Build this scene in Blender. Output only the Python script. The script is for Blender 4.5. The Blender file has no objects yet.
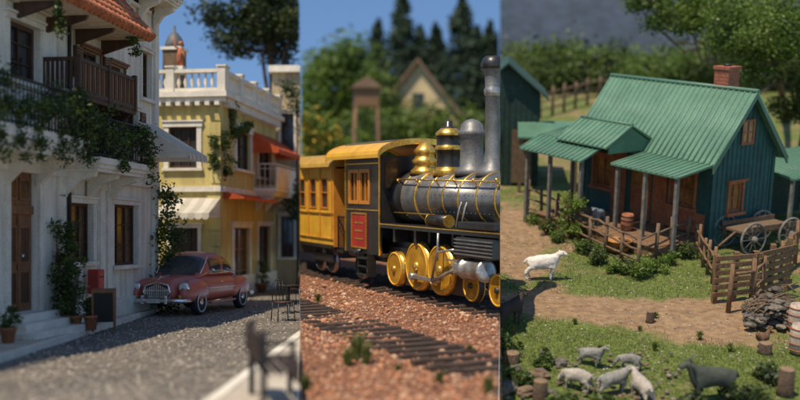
import bpy, bmesh, math, random
from mathutils import Matrix, Vector, noise
rnd = random.Random(11)
R = rnd.uniform
CAM = Vector((0, 0, 2.07))
VH = 235.0

# ---------------------------------------------------------------- districts
class District:
    """one of three neighbouring model landscapes; each is a rigid board with its own slope"""
    def __init__(s, h, vh, lo, hi):
        s.h = h; s.phi = math.atan((VH - vh) / 1000.0)
        s.M = Matrix.Translation(CAM) @ Matrix.Rotation(s.phi, 4, 'X') @ Matrix.Translation((0, 0, -h))
        s.Ri = Matrix.Rotation(-s.phi, 3, 'X')
        s.lo = lo; s.hi = hi
    def ray(s, u, v):
        return s.Ri @ Vector(((u - 400) / 1000.0, 1, (VH - v) / 1000.0))
    def gp(s, u, v, z=0.0):
        d = s.ray(u, v); t = (z - s.h) / d.z
        return Vector((d.x * t, d.y * t, z))
    def fp(s, X, u, v, yo=0.0):
        Xi = X.inverted(); o = Xi @ Vector((0, 0, s.h)); d = Xi.to_3x3() @ s.ray(u, v)
        t = (yo - o.y) / d.y; p = o + d * t
        return p.x, p.z
P1 = District(2.07, 235, None, -0.1)
P2 = District(2.85, 184, -0.1, 0.1)
P3 = District(7.5, -20, 0.1, None)

def frame(ox, oy, dx, dy, z=0):
    l = math.hypot(dx, dy); dx /= l; dy /= l
    return Matrix(((dx, -dy, 0, ox), (dy, dx, 0, oy), (0, 0, 1, z), (0, 0, 0, 1)))

# ---------------------------------------------------------------- materials
MATS = {}
def mat(name, c1, c2=None, scale=2.0, rough=0.8, bump=0.0, bs=20.0, metal=0.0, kind='noise', coat=0.0, fine=0.25, trans=0.0):
    if name in MATS: return MATS[name]
    m = bpy.data.materials.new(name); m.use_nodes = True
    nt = m.node_tree; N = nt.nodes; L = nt.links
    bs_ = N['Principled BSDF']
    tc = N.new('ShaderNodeTexCoord')
    if c2 is None: c2 = tuple(x * 0.75 for x in c1)
    nz = N.new('ShaderNodeTexNoise'); nz.inputs['Scale'].default_value = scale; nz.inputs['Detail'].default_value = 8; nz.inputs['Roughness'].default_value = .62
    L.new(tc.outputs['Object'], nz.inputs['Vector'])
    rp = N.new('ShaderNodeValToRGB'); rp.color_ramp.elements[0].position = .36; rp.color_ramp.elements[1].position = .64
    rp.color_ramp.elements[0].color = (*c2, 1); rp.color_ramp.elements[1].color = (*c1, 1)
    L.new(nz.outputs['Fac'], rp.inputs['Fac'])
    col = rp.outputs['Color']
    n2 = N.new('ShaderNodeTexNoise'); n2.inputs['Scale'].default_value = bs; n2.inputs['Detail'].default_value = 6
    L.new(tc.outputs['Object'], n2.inputs['Vector'])
    h = n2.outputs['Fac']
    if kind in ('cells', 'gravel'):
        vo = N.new('ShaderNodeTexVoronoi'); vo.inputs['Scale'].default_value = bs
        L.new(tc.outputs['Object'], vo.inputs['Vector'])
        mr = N.new('ShaderNodeMapRange'); mr.inputs['From Max'].default_value = .6; mr.inputs['To Min'].default_value = 1.25; mr.inputs['To Max'].default_value = .35
        L.new(vo.outputs['Distance'], mr.inputs['Value'])
        sp = N.new('ShaderNodeSeparateColor'); L.new(vo.outputs['Color'], sp.inputs['Color'])
        m2 = N.new('ShaderNodeMapRange'); m2.inputs['To Min'].default_value = .6; m2.inputs['To Max'].default_value = 1.35
        L.new(sp.outputs[0], m2.inputs['Value'])
        mm = N.new('ShaderNodeMath'); mm.operation = 'MULTIPLY'; L.new(mr.outputs[0], mm.inputs[0]); L.new(m2.outputs[0], mm.inputs[1])
        vm = N.new('ShaderNodeVectorMath'); vm.operation = 'SCALE'; L.new(col, vm.inputs[0]); L.new(mm.outputs[0], vm.inputs['Scale'])
        col = vm.outputs[0]; h = mr.outputs[0]
    elif kind == 'wood':
        mp = N.new('ShaderNodeMapping'); mp.inputs['Scale'].default_value = (8, 8, 1.2)
        L.new(tc.outputs['Object'], mp.inputs['Vector']); L.new(mp.outputs[0], nz.inputs['Vector']); L.new(mp.outputs[0], n2.inputs['Vector'])
    if kind in ('noise', 'wood', 'streak'):
        m2 = N.new('ShaderNodeMapRange'); m2.inputs['From Min'].default_value = .3; m2.inputs['From Max'].default_value = .7
        m2.inputs['To Min'].default_value = 1 - fine; m2.inputs['To Max'].default_value = 1 + fine
        L.new(n2.outputs['Fac'], m2.inputs['Value'])
        vm = N.new('ShaderNodeVectorMath'); vm.operation = 'SCALE'; L.new(col, vm.inputs[0]); L.new(m2.outputs[0], vm.inputs['Scale'])
        col = vm.outputs[0]
    if kind == 'streak':   # weather streaks running down the wall
        mp = N.new('ShaderNodeMapping'); mp.inputs['Scale'].default_value = (3.5, 3.5, .35)
        L.new(tc.outputs['Object'], mp.inputs['Vector'])
        n3 = N.new('ShaderNodeTexNoise'); n3.inputs['Scale'].default_value = 1.6; n3.inputs['Detail'].default_value = 5
        L.new(mp.outputs[0], n3.inputs['Vector'])
        m3 = N.new('ShaderNodeMapRange'); m3.inputs['From Min'].default_value = .35; m3.inputs['From Max'].default_value = .6
        m3.inputs['To Min'].default_value = .78; m3.inputs['To Max'].default_value = 1.05
        L.new(n3.outputs['Fac'], m3.inputs['Value'])
        v3 = N.new('ShaderNodeVectorMath'); v3.operation = 'SCALE'; L.new(col, v3.inputs[0]); L.new(m3.outputs[0], v3.inputs['Scale'])
        col = v3.outputs[0]
    L.new(col, bs_.inputs['Base Color'])
    bs_.inputs['Roughness'].default_value = rough; bs_.inputs['Metallic'].default_value = metal
    bs_.inputs['Coat Weight'].default_value = coat; bs_.inputs['Coat Roughness'].default_value = .12
    if metal > .3 or coat > 0:
        mr = N.new('ShaderNodeMapRange'); mr.inputs['To Min'].default_value = max(.05, rough - .12); mr.inputs['To Max'].default_value = rough + .2
        L.new(nz.outputs['Fac'], mr.inputs['Value']); L.new(mr.outputs[0], bs_.inputs['Roughness'])
    if bump > 0:
        b = N.new('ShaderNodeBump'); b.inputs['Strength'].default_value = min(1, bump); b.inputs['Distance'].default_value = .03
        L.new(h, b.inputs['Height']); L.new(b.outputs['Normal'], bs_.inputs['Normal'])
    if trans > 0:
        tr = N.new('ShaderNodeBsdfTranslucent'); L.new(col, tr.inputs['Color'])
        mx = N.new('ShaderNodeMixShader'); mx.inputs[0].default_value = trans
        out = N['Material Output']
        L.new(bs_.outputs[0], mx.inputs[1]); L.new(tr.outputs[0], mx.inputs[2]); L.new(mx.outputs[0], out.inputs['Surface'])
    MATS[name] = m
    return m

STUCCO = mat('stucco_white', (.82, .75, .62), (.70, .63, .51), .8, .9, .3, 25, kind='streak', fine=.08)
STUCCO2 = mat('stucco_cream', (.80, .71, .57), (.68, .60, .47), .8, .9, .3, 25, kind='streak', fine=.08)
STONE = mat('trim_stone', (.76, .69, .57), (.60, .54, .43), 2, .85, .25, 30, fine=.15)
YEL = mat('stucco_yellow', (.60, .48, .17), (.48, .37, .13), .7, .9, .3, 25, kind='streak', fine=.1)
BEIGE = mat('stucco_beige', (.48, .38, .23), (.36, .28, .17), .7, .9, .3, 25, kind='streak', fine=.1)
WOODD = mat('dark_wood', (.085, .035, .014), (.04, .016, .008), 2, .5, .2, 6, kind='wood')
WOODM = mat('oak_wood', (.26, .11, .04), (.15, .062, .024), 2, .55, .2, 6, kind='wood')
WOODG = mat('weathered_wood', (.19, .12, .065), (.10, .062, .036), 2, .85, .4, 6, kind='wood')
WOODB = mat('brown_wood', (.24, .13, .06), (.13, .07, .034), 2, .8, .4, 6, kind='wood')
IRON = mat('black_iron', (.012, .011, .010), (.02, .016, .012), 6, .45, .15, 40)
GLASS = mat('window_glass', (.02, .022, .024), (.045, .04, .032), 1.5, .07, 0, 10)
GLASSW = mat('warm_window_glass', (.16, .085, .03), (.05, .03, .018), 1.5, .15, 0, 10)
GLASSF = mat('painted_warm_light_glass', (.34, .17, .05), (.12, .06, .025), 1.5, .2, 0, 10)  # farmhouse panes: warm window light painted into the glass colour, no lamp inside
TERRA = mat('terracotta', (.54, .17, .065), (.30, .09, .038), 4, .85, .3, 30)
POT = mat('terracotta_pot', (.42, .16, .07), (.28, .10, .045), 5, .8, .2, 40)
AWW = mat('canvas_white', (.78, .71, .59), (.66, .6, .48), 2, .9, .1, 60, fine=.08, trans=.3)
AWG = mat('canvas_grey', (.62, .56, .45), (.54, .48, .38), 2, .9, .1, 60, fine=.08, trans=.3)
AWR = mat('canvas_orange', (.70, .13, .035), (.55, .095, .025), 2, .85, .1, 60, fine=.1, trans=.35)
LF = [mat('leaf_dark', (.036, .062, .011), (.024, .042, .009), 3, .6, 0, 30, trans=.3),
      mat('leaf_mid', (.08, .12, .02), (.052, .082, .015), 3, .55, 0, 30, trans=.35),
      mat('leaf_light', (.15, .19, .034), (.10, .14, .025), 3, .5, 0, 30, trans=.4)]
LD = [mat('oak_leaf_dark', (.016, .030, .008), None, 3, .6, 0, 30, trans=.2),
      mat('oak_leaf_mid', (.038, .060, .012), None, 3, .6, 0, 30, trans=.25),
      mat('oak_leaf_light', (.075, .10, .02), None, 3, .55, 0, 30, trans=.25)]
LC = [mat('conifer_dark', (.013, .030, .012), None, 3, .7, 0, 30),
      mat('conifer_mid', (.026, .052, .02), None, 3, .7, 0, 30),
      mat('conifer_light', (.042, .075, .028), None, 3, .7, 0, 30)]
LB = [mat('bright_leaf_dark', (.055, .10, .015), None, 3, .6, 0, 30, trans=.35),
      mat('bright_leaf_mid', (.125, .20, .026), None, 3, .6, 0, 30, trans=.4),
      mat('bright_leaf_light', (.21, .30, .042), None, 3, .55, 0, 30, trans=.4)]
FLR = mat('red_petal', (.5, .03, .02), None, 3, .6, trans=.2)
BARK = mat('bark', (.12, .078, .048), (.06, .038, .024), 5, .95, .8, 18)
STREET = mat('street_gravel', (.36, .305, .235), (.24, .205, .16), .6, .92, .9, 15, kind='gravel')
PAVE = mat('pavement_stone', (.56, .48, .37), (.42, .35, .27), 1.2, .9, .4, 14, fine=.25)
EARTH = mat('earth', (.12, .09, .055), (.08, .06, .035), 1, .95, .5, 14)
CHROME = mat('chrome', (.80, .77, .72), (.66, .63, .58), 4, .18, metal=.9)
CARP = mat('car_paint', (.50, .125, .082), (.43, .10, .068), 3, .42, coat=.3, fine=.05)
CARG = mat('car_glass', (.04, .045, .05), (.08, .075, .065), 2, .06)
RUBBER = mat('rubber', (.016, .015, .014), (.03, .026, .022), 6, .85, .2, 40)
RED = mat('red_paint', (.50, .04, .022), (.35, .03, .02), 3, .45, fine=.1)

# ---------------------------------------------------------------- builder
class B:
    def __init__(s, name, P, X=None, origin=None, exact=False):
        s.name = name; s.P = P; s.X = X.copy() if X else Matrix(); s.parts = {}; s.origin = origin; s.exact = exact; s.part('body')
    def part(s, n):
        s.cur = s.parts.setdefault(n, dict(v=[], f=[], m=[], s=[], mats=[])); return s
    def add(s, vs, fs, m, smooth=False, X=None):
        c = s.cur; o = len(c['v']); T = s.X @ X if X is not None else s.X
        c['v'].extend(T @ Vector(v) for v in vs)
        many = isinstance(m, list)
        for i, f in enumerate(fs):
            mm = m[i] if many else m
            if mm not in c['mats']: c['mats'].append(mm)
            c['f'].append(tuple(o + k for k in f)); c['m'].append(c['mats'].index(mm))
            c['s'].append(smooth[i] if isinstance(smooth, list) else smooth)
    def box(s, x0, x1, y0, y1, z0, z1, m, X=None, bv=0.0):
        if bv > 0:
            bm = bmesh.new(); bmesh.ops.create_cube(bm, size=1)
            for v in bm.verts: v.co = Vector(((x0 + x1) / 2 + v.co.x * (x1 - x0), (y0 + y1) / 2 + v.co.y * (y1 - y0), (z0 + z1) / 2 + v.co.z * (z1 - z0)))
            bmesh.ops.bevel(bm, geom=bm.edges[:], offset=bv, segments=2, affect='EDGES', profile=.5)
            bm.verts.index_update()
            s.add([v.co.copy() for v in bm.verts], [[v.index for v in f.verts] for f in bm.faces], m, False, X); bm.free(); return
        vs = [(x, y, z) for x in (x0, x1) for y in (y0, y1) for z in (z0, z1)]
        fs = [(0, 1, 3, 2), (4, 6, 7, 5), (0, 4, 5, 1), (2, 3, 7, 6), (0, 2, 6, 4), (1, 5, 7, 3)]
        s.add(vs, fs, m, False, X)
    def cyl(s, p0, p1, r0, r1=None, m=None, n=14, caps=True, X=None):
        if r1 is None: r1 = r0
        p0 = Vector(p0); p1 = Vector(p1); a = (p1 - p0).normalized()
        t = a.orthogonal().normalized(); w = a.cross(t)
        vs = []
        for p, r in ((p0, r0), (p1, r1)):
            for i in range(n):
                an = 2 * math.pi * i / n; vs.append(p + (t * math.cos(an) + w * math.sin(an)) * r)
        fs = [(i, (i + 1) % n, n + (i + 1) % n, n + i) for i in range(n)]; sm = [True] * n
        if caps: fs += [tuple(range(n))[::-1], tuple(range(n, 2 * n))]; sm += [False, False]
        s.add(vs, fs, m, sm, X)
    def tube(s, pts, rs, m, n=8, X=None):
        pts = [Vector(p) for p in pts]
        if not isinstance(rs, (list, tuple)): rs = [rs] * len(pts)
        vs = []; t = None
        for i, p in enumerate(pts):
            a = (pts[min(i + 1, len(pts) - 1)] - pts[max(i - 1, 0)]).normalized()
            if t is None: t = a.orthogonal().normalized()
            t = (t - a * t.dot(a)).normalized(); w = a.cross(t)
            for k in range(n):
                an = 2 * math.pi * k / n; vs.append(p + (t * math.cos(an) + w * math.sin(an)) * rs[i])
        fs = []
        for i in range(len(pts) - 1):
            for k in range(n): fs.append((i * n + k, i * n + (k + 1) % n, (i + 1) * n + (k + 1) % n, (i + 1) * n + k))
        sm = [True] * len(fs)
        fs += [tuple(range(n))[::-1], tuple(range((len(pts) - 1) * n, len(pts) * n))]; sm += [False, False]
        s.add(vs, fs, m, sm, X)
    def lathe(s, prof, c, m, axis='Z', n=20, X=None, mf=None):
        vs = []; c = Vector(c)
        for r, h in prof:
            for k in range(n):
                an = 2 * math.pi * k / n; a, b_ = r * math.cos(an), r * math.sin(an)
                vs.append(c + (Vector((a, b_, h)) if axis == 'Z' else Vector((h, a, b_)) if axis == 'X' else Vector((b_, h, a))))
        fs = []; ms = []
        for i in range(len(prof) - 1):
            for k in range(n):
                fs.append((i * n + k, i * n + (k + 1) % n, (i + 1) * n + (k + 1) % n, (i + 1) * n + k)); ms.append(mf(i) if mf else m)
        sm = [True] * len(fs)
        fs += [tuple(range(n))[::-1], tuple(range((len(prof) - 1) * n, len(prof) * n))]; sm += [False, False]; ms += [ms[0], ms[-1]]
        s.add(vs, fs, ms, sm, X)
    def ell(s, c, r, m, n=16, k=10, X=None, zmin=None):
        if not isinstance(r, (tuple, list)): r = (r, r, r)
        vs = []; c = Vector(c)
        for i in range(k + 1):
            th = math.pi * i / k
            for j in range(n):
                an = 2 * math.pi * j / n
                z = -math.cos(th) * r[2]
                if zmin is not None: z = max(z, zmin)
                vs.append(c + Vector((math.sin(th) * math.cos(an) * r[0], math.sin(th) * math.sin(an) * r[1], z)))
        fs = [(i * n + j, i * n + (j + 1) % n, (i + 1) * n + (j + 1) % n, (i + 1) * n + j) for i in range(k) for j in range(n)]
        s.add(vs, fs, m, True, X)
    def torus(s, c, axis, Rr, r, m, n=24, k=8, X=None):
        c = Vector(c); a = Vector(axis).normalized(); t = a.orthogonal().normalized(); w = a.cross(t); vs = []
        for i in range(n):
            an = 2 * math.pi * i / n; d = t * math.cos(an) + w * math.sin(an)
            for j in range(k):
                b_ = 2 * math.pi * j / k; vs.append(c + d * (Rr + r * math.cos(b_)) + a * r * math.sin(b_))
        fs = [(i * k + j, i * k + (j + 1) % k, ((i + 1) % n) * k + (j + 1) % k, ((i + 1) % n) * k + j) for i in range(n) for j in range(k)]
        s.add(vs, fs, m, True, X)
    def prism(s, poly, a0, a1, m, axis='Y', X=None, caps=True):
        n = len(poly)
        def P(p, a): return (p[0], a, p[1]) if axis == 'Y' else (a, p[0], p[1]) if axis == 'X' else (p[0], p[1], a)
        vs = [P(p, a0) for p in poly] + [P(p, a1) for p in poly]
        fs = [(i, (i + 1) % n, n + (i + 1) % n, n + i) for i in range(n)]
        if caps: fs += [tuple(range(n))[::-1], tuple(range(n, 2 * n))]
        s.add(vs, fs, m, False, X)
    def loft(s, rings, mf, smooth=True, X=None, caps=True):
        n = len(rings[0]); vs = [p for r in rings for p in r]; fs = []; ms = []
        for i in range(len(rings) - 1):
            for k in range(n):
                f = (i * n + k, i * n + (k + 1) % n, (i + 1) * n + (k + 1) % n, (i + 1) * n + k)
                c = sum((Vector(vs[q]) for q in f), Vector()) / 4
                fs.append(f); ms.append(mf(i, k, c) if callable(mf) else mf)
        if caps:
            fs += [tuple(range(n))[::-1], tuple(range((len(rings) - 1) * n, len(rings) * n))]; ms += [ms[0], ms[-1]]
        s.add(vs, fs, ms, smooth, X)
    def leaves(s, c, r, n, size, ms, X=None, shell=.45):
        """loose clump of leaf-shaped faces, denser in the middle with a ragged edge"""
        c = Vector(c)
        if not isinstance(r, (tuple, list)): r = (r, r, r)
        vs = []; fs = []; mm = []
        tone = R(-.25, .25)
        for i in range(n):
            d = Vector((rnd.gauss(0, .52), rnd.gauss(0, .52), rnd.gauss(0, .48)))
            if d.length > 1.5: d *= 1.5 / d.length
            p = c + Vector((d.x * r[0], d.y * r[1], d.z * r[2]))
            a = Vector((R(-1, 1), R(-1, 1), R(-1, 1) * .7)).normalized(); b_ = a.cross(Vector((R(-1, 1), R(-1, 1), R(-.6, 1.2)))).normalized()
            z = size * R(.6, 1.3); a *= z; b_ *= z * .55
            o = len(vs); vs += [p - a, p - b_ * .9 + a * .1, p + a, p + b_ * .9 + a * .1]; fs.append((o, o + 1, o + 2, o + 3))
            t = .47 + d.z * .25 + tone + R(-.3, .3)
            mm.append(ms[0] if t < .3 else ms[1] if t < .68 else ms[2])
        s.add(vs, fs, mm, False, X)
    def rock(s, c, r, m, sub=1, X=None, flat=.7):
        c = Vector(c); bm = bmesh.new(); bmesh.ops.create_icosphere(bm, subdivisions=sub, radius=1)
        sd = Vector((R(0, 99), R(0, 99), R(0, 99))); sx, sy = R(.75, 1.3), R(.75, 1.3); an = R(0, 6.3)
        vs = []
        for v in bm.verts:
            k = r * (1 + .45 * noise.noise(v.co * 1.3 + sd) + (.18 * noise.noise(v.co * 3.1 + sd) if sub > 1 else 0)); q = Vector((v.co.x * sx, v.co.y * sy, v.co.z * flat)) * k
            q.rotate(Matrix.Rotation(an, 3, 'Z')); vs.append(c + q)
        bm.verts.index_update(); s.add(vs, [[v.index for v in f.verts] for f in bm.faces], m, sub > 3, X); bm.free()
    def done(s, clip=True):
        P = s.P; made = []
        for pn, c in s.parts.items():
            if not c['f']: continue
            V = [P.M @ v for v in c['v']]; Fc = c['f']; Mi = c['m']; Sm = c['s']
            inn = [((P.hi is None or v.x <= P.hi * v.y) and (P.lo is None or v.x >= P.lo * v.y)) for v in V]
            if not any(inn) and not len(V) < 40: continue
            cut = clip and not all(inn)
            if cut and len(Fc) > 6000 and not s.exact:
                keep = [i for i, f in enumerate(Fc) if all(inn[k] for k in f)]
                Fc = [Fc[i] for i in keep]; Mi = [Mi[i] for i in keep]; Sm = [Sm[i] for i in keep]
                used = sorted({k for f in Fc for k in f}); mp = {k: j for j, k in enumerate(used)}
                V = [V[k] for k in used]; Fc = [tuple(mp[k] for k in f) for f in Fc]; cut = False
            if not Fc: continue
            made.append([pn, V, Fc, Mi, Sm, c['mats'], cut])
        if not made: return None
        if s.origin is None:
            av = [v for mm in made for v in mm[1]]
            org = Vector(((min(v.x for v in av) + max(v.x for v in av)) / 2, (min(v.y for v in av) + max(v.y for v in av)) / 2, min(v.z for v in av)))
        else: org = P.M @ Vector(s.origin)
        single = len(made) == 1; parent = None; objs = []
        for pn, V, Fc, Mi, Sm, mats, cut in made:
            me = bpy.data.meshes.new(s.name if single else pn)
            me.from_pydata([v - org for v in V], [], Fc)
            me.polygons.foreach_set('material_index', Mi); me.polygons.foreach_set('use_smooth', Sm)
            for m in mats: me.materials.append(m)
            bm = bmesh.new(); bm.from_mesh(me)
            if cut:
                for k, sg in ((P.hi, 1), (P.lo, -1)):
                    if k is None: continue
                    no = Vector((1, -k, 0)) * sg
                    res = bmesh.ops.bisect_plane(bm, geom=bm.verts[:] + bm.edges[:] + bm.faces[:], dist=1e-5, plane_co=Vector((0, 0, 0)) - org, plane_no=no.normalized(), clear_outer=True)
                    ed = [e for e in res['geom_cut'] if isinstance(e, bmesh.types.BMEdge)]
                    if not s.exact:
                        try: bmesh.ops.holes_fill(bm, edges=ed, sides=0)
                        except Exception: pass
            if len(bm.faces) < 6000 and not s.exact: bmesh.ops.recalc_face_normals(bm, faces=bm.faces[:])
            if not bm.faces: bm.free(); continue
            bm.to_mesh(me); bm.free(); me.update()
            ob = bpy.data.objects.new(s.name if single else pn, me); bpy.context.scene.collection.objects.link(ob); objs.append(ob)
            if single: ob.location = org; return ob
        if not objs: return None
        parent = bpy.data.objects.new(s.name, None); bpy.context.scene.collection.objects.link(parent); parent.location = org
        for o in objs: o.parent = parent
        return parent

def skin(verts, edges, radii, sub=2):
    me = bpy.data.meshes.new('tmp'); me.from_pydata([Vector(v) for v in verts], edges, [])
    ob = bpy.data.objects.new('tmp', me); bpy.context.scene.collection.objects.link(ob)
    ob.modifiers.new('s', 'SKIN')
    if not me.skin_vertices:
        bm = bmesh.new(); bm.from_mesh(me); bm.verts.layers.skin.verify(); bm.to_mesh(me); bm.free()
    for i, r in enumerate(radii):
        r = r if isinstance(r, (tuple, list)) else (r, r)
        me.skin_vertices[0].data[i].radius = r; me.skin_vertices[0].data[i].use_root = (i == 0)
    m = ob.modifiers.new('u', 'SUBSURF'); m.levels = sub; m.render_levels = sub
    dg = bpy.context.evaluated_depsgraph_get(); ev = ob.evaluated_get(dg); em = bpy.data.meshes.new_from_object(ev)
    vs = [v.co.copy() for v in em.vertices]; fs = [tuple(p.vertices) for p in em.polygons]
    bpy.data.objects.remove(ob); bpy.data.meshes.remove(me); bpy.data.meshes.remove(em)
    return vs, fs
def skin_add(b, verts, edges, radii, mf, X=None, sub=2, rough=0.0):
    vs, fs = skin(verts, edges, radii, sub)
    if rough: vs = [v + Vector((noise.noise(v * 9), noise.noise(v * 9 + Vector((5, 5, 5))), noise.noise(v * 9 + Vector((9, 1, 3))))) * rough for v in vs]
    ms = [mf(sum((vs[k] for k in f), Vector()) / len(f)) for f in fs] if callable(mf) else mf
    b.add(vs, fs, ms, True, X)

# ---------------------------------------------------------------- architecture helpers
def wall(b, x0, x1, z0, z1, holes, m, T=.22, y=0.0, gable=None):
    xs = sorted({x0, x1} | {h[0] for h in holes} | {h[1] for h in holes}); zs = sorted({z0, z1} | {h[2] for h in holes} | {h[3] for h in holes})
    xs = [x for x in xs if x0 <= x <= x1]; zs = [z for z in zs if z0 <= z <= z1]
    for i in range(len(xs) - 1):
        for j in range(len(zs) - 1):
            cx, cz = (xs[i] + xs[i + 1]) / 2, (zs[j] + zs[j + 1]) / 2
            if any(h[0] < cx < h[1] and h[2] < cz < h[3] for h in holes): continue
            q = [(xs[i], zs[j]), (xs[i + 1], zs[j]), (xs[i + 1], zs[j + 1]), (xs[i], zs[j + 1])]
            b.add([(p[0], y, p[1]) for p in q], [(0, 1, 2, 3)], m)
            b.add([(p[0], y + T, p[1]) for p in q], [(3, 2, 1, 0)], m)
    for (a, c, d, e) in holes + [(x0, x1, z0, z1)]:
        for (p, q) in (((a, d), (c, d)), ((c, d), (c, e)), ((c, e), (a, e)), ((a, e), (a, d))):
            b.add([(p[0], y, p[1]), (q[0], y, q[1]), (q[0], y + T, q[1]), (p[0], y + T, p[1])], [(0, 1, 2, 3)], m)
def window(b, h, fm, gm=None, d=.15, nx=2, nz=3, fw=.06, sur=None, sw=.11, sill=True, y=0.0, curtain=False):
    x0, x1, z0, z1 = h; gm = gm or GLASS
    b.add([(x0, y + d, z0), (x1, y + d, z0), (x1, y + d, z1), (x0, y + d, z1)], [(0, 1, 2, 3)], gm)
    e = .002; a, c = y + d - .06, y + d - .004
    for (p, q, r, t) in ((x0 + e, x0 + fw, z0 + e, z1 - e), (x1 - fw, x1 - e, z0 + e, z1 - e), (x0 + fw, x1 - fw, z0 + e, z0 + fw), (x0 + fw, x1 - fw, z1 - fw, z1 - e)):
        b.box(p, q, a, c, r, t, fm)
    for i in range(1, nx):
        x = x0 + (x1 - x0) * i / nx; b.box(x - .022, x + .022, a + .012, c - .002, z0 + fw, z1 - fw, fm)
    for i in range(1, nz):
        z = z0 + (z1 - z0) * i / nz; b.box(x0 + fw, x1 - fw, a + .022, c - .004, z - .014, z + .014, fm)
    if sur:
        o = y - .05
        b.box(x0 - sw, x0 - e, o, y + .01, z0, z1, sur); b.box(x1 + e, x1 + sw, o, y + .01, z0, z1, sur)
        b.box(x0 - sw - .03, x1 + sw + .03, o - .03, y + .012, z1 + e, z1 + sw, sur)
        b.box(x0 - sw - .06, x1 + sw + .06, o - .07, y + .013, z1 + sw + e, z1 + sw + .05, sur)
        if sill: b.box(x0 - sw - .05, x1 + sw + .05, o - .07, y + .012, z0 - .09, z0 - e, sur)
def rail(b, p0, p1, z0, z1, m, sp=.13, r=.012, belly=False):
    p0 = Vector(p0); p1 = Vector(p1); L = (p1 - p0).length; n = max(1, int(L / sp))
    for i in range(n + 1):
        p = p0.lerp(p1, i / n)
        b.cyl((p.x, p.y, z0), (p.x, p.y, z1), r, m=m, n=5, caps=False)
    for z, rr in ((z1, .028), (z0 + .06, .016), ((z1 * .8 + z0 * .2), .012)): b.tube([(p0.x, p0.y, z), (p1.x, p1.y, z)], rr, m, 6)
def balcony(b, x0, x1, z, out, hgt, sm, rm, th=.22, corb=True, sp=.13):
    b.box(x0, x1, -out, -.003, z - th * .45, z, sm); b.box(x0 + .05, x1 - .05, -out + .05, -.004, z - th * .75, z - th * .45 - .002, sm)
    b.box(x0 + .1, x1 - .1, -out + .1, -.005, z - th, z - th * .75 - .002, sm)
    if corb:
        n = max(2, int((x1 - x0) / 1.1) + 1)
        for i in range(n):
            x = x0 + .25 + (x1 - x0 - .5) * i / (n - 1)
            b.prism([(-.01, z - th - .002), (-out * .8, z - th - .002), (-out * .75, z - th - .1), (-out * .35, z - th - .22), (-.01, z - th - .55)], x - .08, x + .08, sm, axis='X')
    y = -out + .06
    rail(b, (x0 + .05, y, 0), (x1 - .05, y, 0), z, z + hgt, rm, sp); rail(b, (x0 + .05, y, 0), (x0 + .05, -.02, 0), z, z + hgt, rm, sp); rail(b, (x1 - .05, y, 0), (x1 - .05, -.02, 0), z, z + hgt, rm, sp)
def canopy_tiles(b, x0, x1, zw, zo, out, m, bm_):
    n = int((x1 - x0) / .22)
    b.prism([(0, zw), (-out, zo), (-out, zo - .05), (0, zo - .05)], x0, x1, bm_, axis='X')
    for i in range(n):
        x = x0 + (i + .5) * (x1 - x0) / n
        for k in range(6):
            t0, t1 = k / 6, (k + 1) / 6 + .03
            b.cyl((x, -.01 - out * t0 * 1.1, zw + (zo - zw) * t0 + .04), (x, -.01 - out * t1 * 1.1, zw + (zo - zw) * t1 + .03), .085, .11, m, 8)
    for xe_ in (x0, x1):      # verge tiles closing each end of the roof
        for k in range(6):
            t0, t1 = k / 6, (k + 1) / 6 + .03
            b.cyl((xe_, -.01 - out * t0 * 1.1, zw + (zo - zw) * t0 + .06), (xe_, -.01 - out * t1 * 1.1, zw + (zo - zw) * t1 + .05), .10, .13, m, 8)
    for i in range(4):
        x = x0 + .2 + (x1 - x0 - .4) * i / 3
        b.prism([(-.01, zo - .052), (-out * .9, zo - .052), (-out * .85, zo - .13), (-.01, zo - .38)], x - .045, x + .045, WOODD, axis='X')
def awning(b, x0, x1, zw, zo, out, ms, n=8, val=.2):
    for i in range(n):
        a, c = x0 + (x1 - x0) * i / n, x0 + (x1 - x0) * (i + 1) / n; m = ms[i % len(ms)]
        k = 5; pr = []
        for j in range(k + 1):
            t = j / k; pr.append((-.01 - out * t, zw + (zo - zw) * t - .06 * math.sin(math.pi * t)))
        vs = [(a, p[0], p[1]) for p in pr] + [(c, p[0], p[1]) for p in pr]
        b.add(vs, [(j, j + 1, k + 2 + j, k + 1 + j) for j in range(k)], m, True)
        mid = (a + c) / 2
        b.add([(a, -out - .012, zo), (c, -out - .012, zo), (c, -out - .03, zo - val * .7), (mid + (c - a) * .25, -out - .035, zo - val), (mid - (c - a) * .25, -out - .035, zo - val), (a, -out - .03, zo - val * .7)], [(0, 1, 2, 3, 4, 5)], m)
    for x, m in ((x0 + .004, ms[0]), (x1 - .004, ms[0])): b.add([(x, -.01, zw), (x, -out, zo), (x, -out, zo - val * .7), (x, -.01, zo - val * .7)], [(0, 1, 2, 3)], m)
    for x in (x0 + .02, x1 - .02): b.tube([(x, -.02, zo + .0), (x, -out + .02, zo - .02)], .015, IRON, 5)
def balustrade(b, p0, p1, z, h, m, sp=.22, pier=1.5):
    p0 = Vector(p0); p1 = Vector(p1); d = (p1 - p0); L = d.length; d.normalize(); an = math.atan2(d.y, d.x)
    X = Matrix.Translation((p0.x, p0.y, z)) @ Matrix.Rotation(an, 4, 'Z')
    b.box(0, L, -.11, .11, 0, .12, m, X); b.box(0, L, -.13, .13, h - .11, h, m, X)
    k = max(1, round(L / pier))
    for i in range(k + 1):
        x = L * i / k; b.box(x - .13, x + .13, -.15, .15, -.01, h + .06, m, X); b.box(x - .16, x + .16, -.18, .18, h + .062, h + .12, m, X)
    n = int(L / sp)
    for i in range(n):
        x = (i + .5) * L / n; hh = h - .23
        b.lathe([(.05, 0), (.035, hh * .15), (.075, hh * .4), (.03, hh * .75), (.05, hh)], (x, 0, .12), m, n=8, X=X)
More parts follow.
